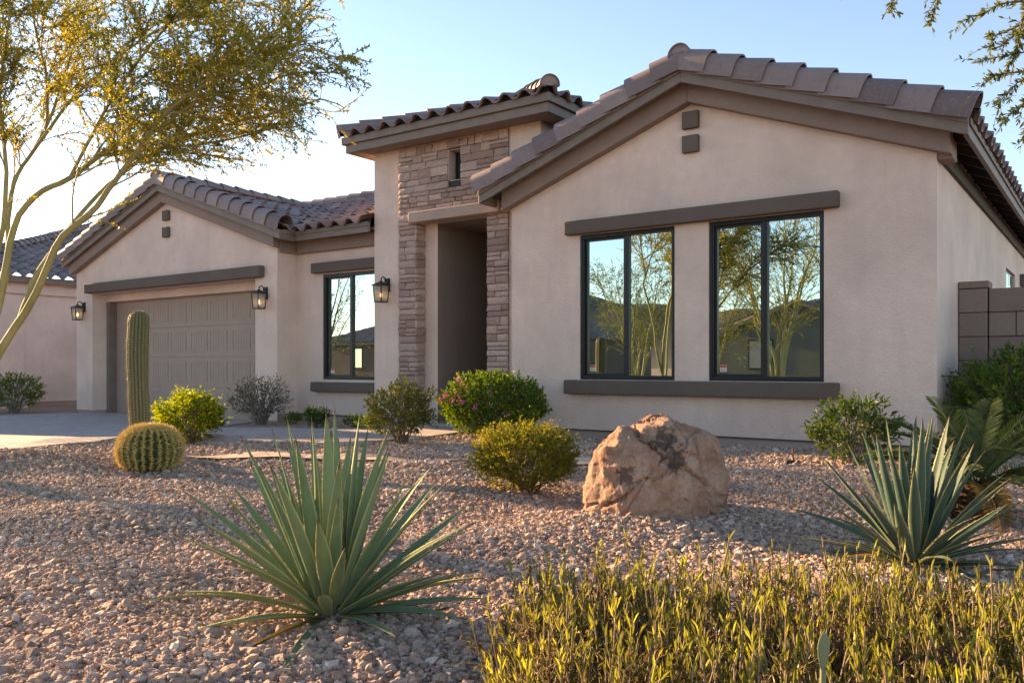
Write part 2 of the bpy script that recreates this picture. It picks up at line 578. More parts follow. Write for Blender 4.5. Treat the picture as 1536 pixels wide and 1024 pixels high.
w.quad((-1.38, 14.9, 2.36), (-1.38, 16.3, 2.36), (-1.38, 16.3, 3.05), (-1.38, 14.9, 3.05))
w.quad((-1.38, 16.3, FZ), (-1.38, 20, FZ), (-1.38, 20, 3.05), (-1.38, 16.3, 3.05))
for yy in (14.9, 16.3):
    w.quad((-1.38, yy, 1.2), (-1.38, yy, 2.36), (-1.48, yy, 2.36), (-1.48, yy, 1.2))
w.quad((-1.38, 14.9, 2.36), (-1.38, 16.3, 2.36), (-1.48, 16.3, 2.36), (-1.48, 14.9, 2.36))
w.quad((-1.38, 14.9, 1.2), (-1.48, 14.9, 1.2), (-1.48, 16.3, 1.2), (-1.38, 16.3, 1.2))
w.quad((-6.30, 8.8, FZ), (-6.30, 8.8, 3.1), (-6.30, 9.1, 3.1), (-6.30, 9.1, FZ))
w.quad((-1.38, 20, FZ), (-6.3, 20, FZ), (-6.3, 20, 3.1), (-1.38, 20, 3.1))
w.add([(-1.38, 20, 3.05), (-6.3, 20, 3.05), (RXP, 20, RZP - .05)], [(0, 1, 2)])
w.quad((-6.3, 20, FZ), (-6.3, 15, FZ), (-6.3, 15, 3.1), (-6.3, 20, 3.1))
# garage wing
GO = (-16.46, -11.40, FZ - .1, 2.28)
facade(w, 8.75, -17.06, -10.85, -.02, topG, [(GO[0], GO[1], -.02, GO[3])], .29, [GXP])
w.quad((-10.85, 8.75, FZ), (-10.85, 9.16, FZ), (-10.85, 9.16, 2.95), (-10.85, 8.75, 2.95))
w.quad((-17.06, 15, -.02), (-17.06, 8.75, -.02), (-17.06, 8.75, 2.95), (-17.06, 15, 2.95))
w.quad((-6.3, 15, -.02), (-17.06, 15, -.02), (-17.06, 15, 2.95), (-6.3, 15, 2.95))
w.add([(-10.85, 15, 2.94), (-17.06, 15, 2.94), (GXP, 15, GZP - .05)], [(0, 1, 2)])
# header above the garage door, set back
w.box(GO[0], GO[1], 9.04, 9.2, 2.13, 2.275)
# middle wall
facade(w, 9.16, -10.85, -8.93, FZ, lambda x: 2.95, [WM], .11)
# tower
TZ = 4.0
TO = (-8.09, -6.82, FZ - .04, 2.87)
TS = (-7.49, -7.27, 3.405, 3.82)
# porch walls are their own part below, recess shade put into their stucco
facade(w, 8.98, -8.93, -5.98, FZ - .04, lambda x: TZ, [TO, TS], .16)
w.quad((-8.93, 9.16, FZ - .04), (-8.93, 8.98, FZ - .04), (-8.93, 8.98, TZ), (-8.93, 9.16, TZ))
w.quad((-8.93, 11.9, 2.5), (-8.93, 9.16, 2.5), (-8.93, 9.16, TZ), (-8.93, 11.9, TZ))
w.quad((-5.98, 8.98, 3.0), (-5.98, 11.9, 3.0), (-5.98, 11.9, TZ), (-5.98, 8.98, TZ))
w.quad((-5.98, 11.9, 2.5), (-8.93, 11.9, 2.5), (-8.93, 11.9, TZ), (-5.98, 11.9, TZ))
# porch inside the tower
w.quad((-8.09, 9.14, 0), (-7.84, 9.14, 0), (-7.84, 9.14, 2.87), (-8.09, 9.14, 2.87))
w.make('wall', M['stucco'], house)
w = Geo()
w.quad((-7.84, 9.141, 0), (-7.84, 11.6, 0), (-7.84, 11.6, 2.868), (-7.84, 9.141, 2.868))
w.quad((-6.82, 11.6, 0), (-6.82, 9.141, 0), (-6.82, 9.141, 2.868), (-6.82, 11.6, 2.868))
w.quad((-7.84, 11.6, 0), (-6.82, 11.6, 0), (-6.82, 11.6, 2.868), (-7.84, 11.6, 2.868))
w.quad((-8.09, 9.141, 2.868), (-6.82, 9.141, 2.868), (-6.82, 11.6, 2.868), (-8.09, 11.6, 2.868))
w.make('porch_wall', m_stucco('porch_stucco_shaded', (.27, .21, .175)), house)  # facade stucco darkened, the shade of the recess put into its colour
# foundation, a little behind the stucco
for q in ((-6.28, -1.40, 8.82, 19.98, -.2, FZ), (-10.85, -8.93, 9.185, 9.3, -.2, FZ), (-8.91, -8.10, 9.0, 9.12, -.2, FZ - .04),
          (-6.81, -6.0, 9.0, 9.12, -.2, FZ - .04), (-17.04, -16.47, 8.775, 9.03, -.3, .14), (-11.39, -10.87, 8.775, 9.15, -.3, .14)):
    g = Geo(); g.box(*q)
    g.make('foundation', M['found'], house, bevel=.006)

g = Geo(); g.box(-6.285, -1.395, 8.797, 8.815, FZ - .014, FZ - .0005); g.make('weep_screed', M['soffit'], house)
g = Geo(); g.box(-10.85, -8.94, 9.155, 9.18, FZ - .014, FZ - .0005); g.make('weep_screed', M['soffit'], house)
# door inside the porch
g = Geo(); g.box(-7.75, -6.9, 11.52, 11.59, .05, 2.2)
for z0, z1 in ((.3, 1.0), (1.15, 2.05)):
    g.box(-7.62, -7.03, 11.50, 11.52, z0, z1)
fd = g.make('front_door', M['door_taupe'], house, bevel=.006)
g = Geo(); g.tube([(-7.0, 11.47, 1.0), (-7.0, 11.47, 1.25)], [.012, .012]); g.make('handle', M['black_metal'], fd)

# ---- stucco trim
def bar(name, x0, x1, y0, y1, z0, z1, parent=house, mat='trim', b=.016):
    g = Geo(); g.box(x0, x1, y0, y1, z0, z1)
    return g.make(name, M[mat], parent, bevel=b)
bar('window_lintel', -5.46, -2.255, 8.70, 8.805, 2.435, 2.60)
bar('window_sill', -5.46, -2.255, 8.69, 8.805, .515, .685)
bar('window_lintel', -10.43, -8.94, 9.06, 9.165, 2.32, 2.48)
bar('window_sill', -10.43, -8.94, 9.05, 9.165, .45, .60)
bar('garage_lintel', -16.56, -11.16, 8.63, 8.755, 2.28, 2.465)
M['lintel'] = m_stucco('lintel_stucco', (.44, .335, .275), .4)
bar('entry_lintel', -8.14, -6.55, 8.84, 9.10, 2.865, 3.02, mat='lintel')
for x, y in ((-3.845, 8.8), (GXP + .02, 8.75)):
    dz = 0 if x > -6 else .0
    zc = 3.60 if x > -6 else 3.60
    for k in (0, 1):
        z1 = (3.67 - .265 * k) if x > -6 else (3.64 - .30 * k)
        s = .19 if x > -6 else .18
        bar('gable_block', x - s / 2, x + s / 2, y - .06, y + .005, z1 - s, z1, b=.01)

def frieze(x0, x1, xp, slope, zp, y0, y1, hgt, name):
    """sloping stucco band under the rake"""
    g = Geo()
    t = lambda x: zp - slope * abs(x - xp)
    for a, b in ((x0, xp), (xp, x1)):
        g.prism([(a, t(a) - hgt), (b, t(b) - hgt), (b, t(b)), (a, t(a))], 'y', y0, y1)
    return g.make(name, M['trim'] if 0 else M['frieze'], house, bevel=.012)
M['frieze'] = m_stucco('frieze_stucco', (.27, .205, .172), .35, .08, .1)
frieze(-6.38, -1.245, RXP, SR, RZP - .055, 8.67, 8.803, .27, 'gable_frieze')
frieze(-17.12, -10.80, GXP, SG, GZP - .055, 8.63, 8.753, .28, 'gable_frieze')
# side returns of the friezes
g = Geo(); g.box(-1.378, -1.245, 8.805, 9.05, 2.79, 2.99); g.make('frieze_return', M['frieze'], house, bevel=.012)
g = Geo(); g.box(-10.848, -10.80, 8.76, 9.10, 2.66, 2.86); g.box(-10.80, -8.94, 9.09, 9.163, 2.66, 2.86)
g.make('eave_frieze', M['frieze'], house, bevel=.01)
bar('eave_frieze', -1.378, -1.34, 9.06, 19.9, 2.80, 2.97, mat='soffit', b=.004)

# ---- fascia boards, soffits
def rake_fascia(x0, x1, xp, slope, zp, y, hgt, name='rake_fascia'):
    g = Geo()
    t = lambda x: zp - slope * abs(x - xp)
    for a, b in ((x0, xp), (xp, x1)):
        g.prism([(a, t(a) - hgt), (b, t(b) - hgt), (b, t(b)), (a, t(a))], 'y', y, y + .045)
        g.prism([(a, t(a) - .055), (b, t(b) - .055), (b, t(b) + .004), (a, t(a) + .004)], 'y', y - .018, y - .0005)
    return g.make(name, M['fascia'], house, bevel=.005)
rake_fascia(RX0, RX1, RXP, SR, RZP, 8.5, .155)
rake_fascia(GX0, GX1, GXP, SG, GZP, 8.55, .15)
def eave_fascia(p, q, ztop, hgt, out, name='eave_fascia', lip=.06):
    """board along p-q, out = outward unit vector"""
    p = np.array(p); q = np.array(q); o = np.array(out)
    g = Geo()
    def bx(a, b, t0, t1, z0, z1):
        vs = [(*(a + o * t0), z0), (*(b + o * t0), z0), (*(b + o * t1), z0), (*(a + o * t1), z0),
              (*(a + o * t0), z1), (*(b + o * t0), z1), (*(b + o * t1), z1), (*(a + o * t1), z1)]
        g.add(vs, [(0, 3, 2, 1), (4, 5, 6, 7), (0, 1, 5, 4), (1, 2, 6, 5), (2, 3, 7, 6), (3, 0, 4, 7)])
    bx(p, q, -.045, 0, ztop - hgt, ztop)
    bx(p, q, .0005, .02, ztop - lip, ztop + .004)
    return g.make(name, M['fascia'], house, bevel=.005)
eave_fascia((RX1, 8.5465), (RX1, 20.4), RZE, .155, (1, 0))
eave_fascia((RX0, 8.5465), (RX0, 8.97), RZE, .155, (-1, 0))
eave_fascia((GX1, 8.5965), (GX1, 8.86), GZE, .15, (1, 0))
eave_fascia((GX1 + .001, 8.86), (-8.94, 8.86), GZE, .15, (0, -1))
eave_fascia((GX0, 8.5965), (GX0, 15.3), GZE, .15, (-1, 0))
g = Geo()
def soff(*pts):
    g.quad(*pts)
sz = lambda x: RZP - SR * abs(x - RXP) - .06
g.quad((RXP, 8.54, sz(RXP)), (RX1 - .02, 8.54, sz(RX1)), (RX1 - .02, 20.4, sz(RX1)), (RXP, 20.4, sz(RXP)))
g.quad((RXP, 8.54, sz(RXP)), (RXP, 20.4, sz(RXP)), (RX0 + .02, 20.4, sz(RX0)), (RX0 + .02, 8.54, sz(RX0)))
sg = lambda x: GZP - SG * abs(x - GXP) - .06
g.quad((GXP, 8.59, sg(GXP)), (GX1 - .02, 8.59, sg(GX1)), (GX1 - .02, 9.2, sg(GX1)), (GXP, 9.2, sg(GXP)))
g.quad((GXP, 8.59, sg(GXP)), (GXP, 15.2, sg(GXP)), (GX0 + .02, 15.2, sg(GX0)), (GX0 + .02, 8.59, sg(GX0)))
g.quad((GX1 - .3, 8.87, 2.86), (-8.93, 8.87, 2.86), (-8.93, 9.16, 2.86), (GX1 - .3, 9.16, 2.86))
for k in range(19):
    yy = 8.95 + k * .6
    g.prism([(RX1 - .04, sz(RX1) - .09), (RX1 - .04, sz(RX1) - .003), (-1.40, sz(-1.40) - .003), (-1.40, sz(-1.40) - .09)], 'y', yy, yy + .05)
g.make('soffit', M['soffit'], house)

# tower eaves
TX0, TX1, TY0, TY1 = -9.17, -5.64, 8.63, 12.25
g = Geo()
for z0, z1, o in ((3.955, 4.07, 0), (4.071, 4.175, .045)):
    a0, a1, b0, b1 = TX0 - o, TX1 + o, TY0 - o, TY1 + o
    g.box(a0, a1, b0, b0 + .05, z0, z1); g.box(a0, a1, b1 - .05, b1, z0, z1)
    g.box(a0, a0 + .05, b0 + .051, b1 - .051, z0, z1); g.box(a1 - .05, a1, b0 + .051, b1 - .051, z0, z1)
g.make('eave_fascia', M['fascia'], house, bevel=.005)
g = Geo(); g.box(TX0 + .05, TX1 - .05, TY0 + .05, TY1 - .05, 3.975, 4.0); g.make('soffit', M['frieze'], house)

# ---- tiled roofs
def tile_plane(bt, P0, E, S, bmax, amin, amax, expo=.36, wave=.30, off=0.0, ov=.06):
    P0 = np.array(P0, float); E = nrm(np.array(E, float)); S = nrm(np.array(S, float))
    N = np.cross(E, S)
    if N[2] < 0: N = -N
    flip = np.dot(np.cross(E, S), N) < 0
    lr = np.random.default_rng(int(abs(P0[0] * 100)) + 3)
    def prof(a):
        t = np.mod(a + off, wave) / wave
        return np.where(t < .62, .072 * np.sin(PI * np.clip(t / .62, 0, 1)) ** .75, -.016 * np.sin(PI * np.clip((t - .62) / .38, 0, 1)))
    K = int(math.ceil(bmax / expo))
    for k in range(K):
        b0 = k * expo - (ov if k == 0 else 0); b1 = min((k + 1) * expo + .05, bmax)
        lo0, hi0, lo1, hi1 = amin(b0), amax(b0), amin(b1), amax(b1)
        lo, hi = min(lo0, lo1), max(hi0, hi1)
        if hi - lo < .02: continue
        A = np.arange(lo, hi + wave / 14, wave / 14)
        a0 = np.clip(A, lo0, hi0); a1 = np.clip(A, lo1, hi1)
        tile = np.floor((A + off) / wave).astype(int)
        ju = lr.normal(0, .0035, tile.max() - tile.min() + 1)[tile - tile.min()]
        jb = lr.normal(0, .006, tile.max() - tile.min() + 1)[tile - tile.min()]
        rn = lr.random(tile.max() - tile.min() + 1)[tile - tile.min()]
        h0 = prof(a0) + .034 + ju; h1 = prof(a1) + .002 + ju * .3
        def pt(a, b, h): return P0 + a[:, None] * E + np.asarray(b)[..., None] * S * np.ones((len(a), 1)) + h[:, None] * N
        bb0 = b0 + jb
        r0 = pt(a0, bb0 + .004, h0 - .024); r1 = pt(a0, bb0, h0); r2 = pt(a1, np.full(len(A), b1), h1)
        r3 = pt(a0, bb0 + .05, h0 - .024)
        n = len(A); q = np.arange(n - 1)
        def qd(o0, o1):
            f = np.stack([o0 + q, o0 + q + 1, o1 + q + 1, o1 + q], -1)
            return f[:, ::-1] if flip else f
        keep = ((a0[1:] - a0[:-1]) + (a1[1:] - a1[:-1])) > 1e-5
        for (u, v) in ((r0, r1), (r1, r2), (r3, r0)):
            bt.add(np.concatenate([u, v]), qd(0, n)[keep], rnd=np.concatenate([rn, rn]))

def caps(bt, P, Q, up, side, expo=.34, r=.1, skirt=0.0, L=.42, arc=(-95, 95), first=0.0, thick=.014, step=.018, plug=True):
    """overlapping barrel tiles from P (low end) to Q"""
    P = np.array(P, float); Q = np.array(Q, float)
    d = nrm(Q - P); up = nrm(np.array(up, float)); up = nrm(up - d * up.dot(d)); side = nrm(np.cross(d, up)) if side is None else nrm(np.array(side, float))
    n = max(1, int(math.ceil(np.linalg.norm(Q - P) / expo)))
    ex = np.linalg.norm(Q - P) / n
    th = np.radians(np.linspace(arc[0], arc[1], 15))
    for i in range(n):
        s0 = P + d * (i * ex - first * (i == 0)); s1 = P + d * ((i + 1) * ex + .07)
        rn = random.random()
        ji = random.gauss(0, .004); ro = random.gauss(0, .02)
        rows = []
        for s, rr, lift in ((s0, r * 1.09, step + ji), (s1, r * .9, 0)):
            for dr in (0, -thick):
                R = rr + dr
                pts = [s + side * (math.sin(t + ro) * R) + up * (math.cos(t + ro) * R + lift) for t in th]
                if skirt:
                    pts.append(pts[-1] - up * skirt * 1.0)
                rows.append(np.array(pts))
        o0, i0, o1, i1 = rows
        m = len(o0); q = np.arange(m - 1)
        f = np.stack([q, q + 1, q + 1 + m, q + m], -1)
        bt.add(np.concatenate([o0, o1]), f, rnd=rn)
        bt.add(np.concatenate([i0, i1]), f[:, ::-1], rnd=rn)
        bt.add(np.concatenate([i0, o0]), f, rnd=rn)
        if plug and i == 0 and not skirt:
            cpt = (i0[0] + i0[-1]) / 2 + d * .02
            bt.add(np.concatenate([i0 + d * .02, cpt[None]]), np.array([[a_, a_ + 1, m] for a_ in range(m - 1)]), rnd=1.0)

def roofpart(name='roof'):
    return Batch()
cR = math.atan(SR); cG = math.atan(SG)
sR = np.array([math.cos(cR), 0, math.sin(cR)]); sG = np.array([math.cos(cG), 0, math.sin(cG)])
lenR = (RX1 - RXP) / math.cos(cR); lenG = (GX1 - GXP) / math.cos(cG)
bt = Batch()
tile_plane(bt, (RX1, 8.47, RZE), (0, 1, 0), sR * [-1, 1, 1], lenR, lambda b: .06, lambda b: 12.0)
tile_plane(bt, (RX0, 8.47, RZE), (0, 1, 0), sR, lenR, lambda b: .06, lambda b: 12.0)
roofR = bt.make('gable_roof', M['tile'], house, smooth=True)
bt = Batch()
for sx, x0, x1 in ((1, RX1, RXP), (-1, RX0, RXP)):
    P = (x0 + sx * .05, 8.575, RZE + .085 - SR * .05); Q = (x1, 8.575, RZP + .085)
    caps(bt, P, Q, (0, 0, 1), (0, -1, 0), .335, .136, .125, arc=(-95, 90), step=.026)
bt.make('rake_tiles', M['tile'], roofR, smooth=True)
bt = Batch()
caps(bt, (RXP, 8.45, RZP + .10), (RXP, 20.4, RZP + .07), (0, 0, 1), None, .36, .12)
bt.make('ridge_tiles', M['tile'], roofR, smooth=True)
g = Geo(); g.box(RX1 - .06, RX1 - .005, 8.56, 20.3, RZE + .0, RZE + .055); g.make('bird_stop', M['birdstop'], roofR)

# garage gable and the main roof behind it
RIDGE_Y = 11.9
SM = (GZP - GZE) / (RIDGE_Y - 8.85)
cM = math.atan(SM); sM = np.array([0, math.cos(cM), math.sin(cM)]); lenM = (RIDGE_Y - 8.85) / math.cos(cM)
bt = Batch()
tile_plane(bt, (GX1, 8.52, GZE), (0, 1, 0), sG * [-1, 1, 1], lenG, lambda b: .06, lambda b: .36 + (RIDGE_Y - 8.88) * max(b, 0) / lenG)
tile_plane(bt, (GX0, 8.52, GZE), (0, 1, 0), sG, lenG, lambda b: .06, lambda b: 6.8)
roofG = bt.make('garage_roof', M['tile'], house, smooth=True)
bt = Batch()
for sx, x0 in ((1, GX1), (-1, GX0)):
    caps(bt, (x0 + sx * .05, 8.625, GZE + .085 - SG * .05), (GXP, 8.625, GZP + .085), (0, 0, 1), (0, -1, 0), .345, .132, .115, arc=(-95, 90), step=.022)
bt.make('rake_tiles', M['tile'], roofG, smooth=True)
bt = Batch()
caps(bt, (GXP, 8.50, GZP + .10), (GXP, 11.9, GZP + .055), (0, 0, 1), None, .36, .115)
bt.make('ridge_tiles', M['tile'], roofG, smooth=True)
bt = Batch()
tile_plane(bt, (GX1, 8.84, GZE), (1, 0, 0), sM, lenM, lambda b: -.02 - (GX1 - GXP) * max(b, 0) / lenM, lambda b: 1.60)
tile_plane(bt, (GX1, 15.2, GZE), (1, 0, 0), sM * [1, -1, 1], (15.2 - RIDGE_Y) / math.cos(cM), lambda b: -3.3, lambda b: 6.6)
roofM = bt.make('main_roof', M['tile'], house, smooth=True)
bt = Batch()
caps(bt, (GXP, RIDGE_Y, GZP + .05), (-3.9, RIDGE_Y, GZP + .05), (0, 0, 1), None, .36, .115)
bt.make('ridge_tiles', M['tile'], roofM, smooth=True)
g = Geo(); g.box(GX1 - .02, -8.94, 8.88, 8.92, GZE, GZE + .05); g.make('bird_stop', M['birdstop'], roofM)
# valley flashing
g = Geo(); g.tube([(GX1 + .02, 8.86, GZE + .0), (GXP, RIDGE_Y, GZP + .0)], [.05, .05], 6); g.make('valley', M['dark'], roofM)

# tower hip roof
ax, ay = (TX0 + TX1) / 2, (TY0 + TY1) / 2
o = .045
X0, X1, Y0, Y1 = TX0 - o, TX1 + o, TY0 - o, TY1 + o
hx, hy = (X1 - X0) / 2, (Y1 - Y0) / 2
ST = .335
zt = 4.175; za = zt + ST * hx
cT = math.atan(ST)
bt = Batch()
Lx = hx / math.cos(cT); Ly = hy / math.cos(math.atan((za - zt) / hy))
sy = nrm(np.array([0, hy, za - zt])); sx_ = nrm(np.array([hx, 0, za - zt]))
tile_plane(bt, (X0, Y0, zt), (1, 0, 0), sy, Ly, lambda b: hx * max(b, 0) / Ly, lambda b: 2 * hx - hx * max(b, 0) / Ly, expo=.34, wave=.295, off=.05)
tile_plane(bt, (X0, Y1, zt), (1, 0, 0), sy * [1, -1, 1], Ly, lambda b: hx * max(b, 0) / Ly, lambda b: 2 * hx - hx * max(b, 0) / Ly, expo=.34)
tile_plane(bt, (X1, Y0, zt), (0, 1, 0), sx_ * [-1, 1, 1], Lx, lambda b: hy * max(b, 0) / Lx, lambda b: 2 * hy - hy * max(b, 0) / Lx, expo=.34, off=.1)
tile_plane(bt, (X0, Y0, zt), (0, 1, 0), sx_, Lx, lambda b: hy * max(b, 0) / Lx, lambda b: 2 * hy - hy * max(b, 0) / Lx, expo=.34)
roofT = bt.make('tower_roof', M['tile'], house, smooth=True)
bt = Batch()
for (cx, cy) in ((X0, Y0), (X1, Y0), (X0, Y1), (X1, Y1)):
    P = np.array([cx, cy, zt + .05]); Q = np.array([ax, ay, za + .05])
    d = nrm(P - Q); d[2] = 0
    caps(bt, P + d * .05, Q, (0, 0, 1), None, .34, .115)
bt.make('hip_tiles', M['tile'], roofT, smooth=True)
g = Geo()
g.box(X0 + .04, X1 - .04, Y0 + .035, Y0 + .06, zt, zt + .06); g.box(X1 - .06, X1 - .035, Y0 + .07, Y1 - .04, zt, zt + .06)
g.make('bird_stop', M['birdstop'], roofT)

# ---- stone veneer
def stone_faces(g, a0, a1, z0, z1, surf, thick, lr):
    """one ledge stone: rough front grid, sides back to the wall; surf(a,z,d) -> point"""
    nx_, nz_ = max(3, int((a1 - a0) / .035)), max(3, int((z1 - z0) / .03))
    base = lr.normal(.0, .004)
    tx, tz = lr.normal(0, .006), lr.normal(0, .010)
    m = .0042
    vs = []; ph = lr.random(3) * 50
    for j in range(nz_ + 1):
        for i in range(nx_ + 1):
            u, v = i / nx_, j / nz_
            e = min(u, 1 - u) * (a1 - a0); f = min(v, 1 - v) * (z1 - z0)
            rnd_ = min(1, min(e, f) / .010)
            nz = noise.noise(Vector((u * (a1 - a0) * 13 + ph[0], v * (z1 - z0) * 13 + ph[1], ph[2])))
            n2 = noise.noise(Vector((u * (a1 - a0) * 40 + ph[0], v * (z1 - z0) * 40 + ph[1], ph[2])))
            d = thick + base + tx * (u - .5) + tz * (v - .5) +   .011 * nz + .005 * n2 - .011 * (1 - rnd_)
            a = a0 + m + (a1 - a0 - 2 * m) * u; z = z0 + m + (z1 - z0 - 2 * m) * v
            if 0 < u < 1 or 0: z += .005 * noise.noise(Vector((a * 9, z * 3, 7)))
            vs.append(surf(a, z, d))
    n0 = len(vs); W = nx_ + 1
    fs = [(j * W + i, j * W + i + 1, (j + 1) * W + i + 1, (j + 1) * W + i) for j in range(nz_) for i in range(nx_)]
    ring = [i for i in range(W)] + [j * W + nx_ for j in range(1, nz_ + 1)] + [nz_ * W + i for i in range(nx_ - 1, -1, -1)] + [j * W for j in range(nz_ - 1, 0, -1)]
    back = []
    for i in ring:
        u, v = (i % W) / nx_, (i // W) / nz_
        back.append(surf(a0 + m + (a1 - a0 - 2 * m) * u, z0 + m + (z1 - z0 - 2 * m) * v, 0))
    vs += back
    R = len(ring)
    fs += [(ring[(k + 1) % R], ring[k], n0 + k, n0 + (k + 1) % R) for k in range(R)]
    g.add(vs, fs)

lr = np.random.default_rng(5)
g = Geo()
YS = 8.978
front = lambda a, z, d: (a, YS - d, z)
ret = lambda a, z, d: (-8.09 + d, a, z)
slot_ret = lambda a, z, d: (-7.49 + d * .3, a, z)
z = .04
SX0, SX1 = -8.42, -6.47
while z < 3.95:
    h = float(lr.choice([.06, .075, .085, .1, .115, .13], p=[.14, .2, .22, .2, .14, .1]))
    z1 = min(z + h, 3.955)
    if 3.955 - z1 < .04: z1 = 3.955
    spans = [(SX0, SX1)]
    if z1 <= 2.90 or (z < 2.87):
        spans = [(SX0, TO[0]), (TO[1], SX1)]
    elif z < 3.02:
        spans = [(SX0, SX1)]
    if z1 > TS[2] - .02 and z < TS[3] + .0:
        spans = [(SX0, TS[0]), (TS[1], SX1)]
    for (s0, s1) in spans:
        a = s0
        while a < s1 - 1e-4:
            wd = float(lr.uniform(.12, .36) if h < .11 else lr.uniform(.14, .30))
            if s1 - (a + wd) < .11: wd = s1 - a
            if h > .1 and lr.random() < .3 and wd > .12:      # two thin stones in one course
                zm = z + h * lr.uniform(.4, .6)
                stone_faces(g, a, a + wd, z, zm, front, .04, lr); stone_faces(g, a, a + wd, zm, z1, front, .04, lr)
            else:
                stone_faces(g, a, a + wd, z, z1, front, .04, lr)
            a += wd
    if z < 2.87:
        stone_faces(g, YS - .045, 9.135, z, min(z1, 2.87), ret, .035, lr)
    z = z1
g.make('stone_veneer', M['stone'], house, rnd=True)
g = Geo()
g.box(SX0 + .004, TO[0] - .0, YS - .008, YS + .0005, .04, 2.87); g.box(TO[1], SX1 - .004, YS - .008, YS + .0005, .04, 2.87)
g.box(SX0 + .004, TS[0] - .0, YS - .008, YS + .0005, 2.871, 3.95); g.box(TS[1], SX1 - .004, YS - .008, YS + .0005, 2.871, 3.95)
g.box(TS[0], TS[1], YS - .008, YS + .0005, 2.871, TS[2] - .01); g.box(TS[0], TS[1], YS - .008, YS + .0005, TS[3], 3.95)
g.make('mortar', M['mortar'], house)

# ---- windows
def window(x0, x1, y, z0, z1, sticker=True, bars=True):
    fw = .048
    g = Geo()
    def ring(a0, a1, b0, b1, w_, y0, y1):
        g.box(a0, a1, y0, y1, b0, b0 + w_); g.box(a0, a1, y0, y1, b1 - w_, b1)
        g.box(a0, a0 + w_, y0, y1, b0 + w_ + .0005, b1 - w_ - .0005); g.box(a1 - w_, a1, y0, y1, b0 + w_ + .0005, b1 - w_ - .0005)
    ring(x0, x1, z0, z1, fw, y + .02, y + .11)
    ring(x0 + .012, x1 - .012, z0 + .012, z1 - .012, .018, y + .008, y + .0195)
    xm = (x0 + x1) / 2
    g.box(xm - .028, xm + .028, y + .03, y + .10, z0 + fw + .0005, z1 - fw - .0005)
    f = g.make('window', M['dark_frame'], house, bevel=.003)
    g = Geo()
    ring(x0 + fw + .001, xm - .0285, z0 + fw + .001, z1 - fw - .001, .026, y + .055, y + .095)
    g.make('sash', M['dark_frame'], f, bevel=.002)
    for a, b, yy, q in ((x0 + fw, xm - .028, .082, .02), (xm + .028, x1 - fw, .062, .002)):
        g = Geo(); g.box(a + q, b - q, y + yy, y + yy + .006, z0 + fw + q, z1 - fw - q)
        g.make('pane', M['glass'], f)
    if sticker:
        g = Geo()
        sx, sz_ = x0 + fw + .05, z0 + fw + .05
        yy = y + .0815
        g.cur = 0; g.box(sx, sx + .075, yy - .002, yy, sz_, sz_ + .075)
        g.cur = 1; g.box(sx + .002, sx + .073, yy - .003, yy - .0022, sz_ + .045, sz_ + .072)
        g.cur = 2
        for k in range(3): g.box(sx + .008, sx + .066, yy - .003, yy - .0022, sz_ + .006 + k * .012, sz_ + .012 + k * .012)
        g.make('sticker', [M['white'], M['red'], M['grey']], f)
    return f
M['white'] = m_plain('sticker_white', (.7, .68, .66), .5)
M['red'] = m_plain('sticker_red', (.55, .08, .05), .5)
M['grey'] = m_plain('sticker_grey', (.25, .25, .25), .5)
window(*W1[:2], 8.8, *W1[2:])
window(*W2[:2], 8.8, *W2[2:])
window(*WM[:2], 9.16, *WM[2:])
# slot window in the tower
g = Geo(); g.box(TS[0], TS[1], 9.10, 9.13, TS[2], TS[3])
sl = g.make('slot_window', M['dark_frame'], house)
g = Geo(); g.box(TS[0] + .0008, TS[0] + .012, 8.95, 9.098, TS[2], TS[3]); g.box(TS[0] + .0125, TS[1] - .001, 8.95, 9.098, TS[3] - .012, TS[3] - .0008); g.make('slot_reveal', M['stone'], house, rnd=True)
g = Geo(); g.box(TS[0] + .03, TS[1] - .02, 9.092, 9.0995, TS[2] + .02, TS[3] - .02); g.make('pane', M['dark_frame'], sl)
# windows in the right side wall
g = Geo(); g.box(-1.46, -1.42, 14.9, 16.3, 1.2, 2.36); sw = g.make('side_window', M['dark_frame'], house)
g = Geo(); g.box(-1.425, -1.415, 14.96, 15.58, 1.25, 2.31); g.box(-1.425, -1.415, 15.63, 16.24, 1.25, 2.31); g.make('pane', M['glass'], sw)
g = Geo(); g.box(-1.405, -1.375, 17.3, 18.7, 1.2, 2.25); sw = g.make('side_window', M['dark_frame'], house)
g = Geo(); g.box(-1.374, -1.37, 17.36, 18.64, 1.25, 2.2); g.make('pane', M['glass'], sw)
bar('window_lintel', -1.385, -1.30, 17.1, 18.9, 2.25, 2.45)

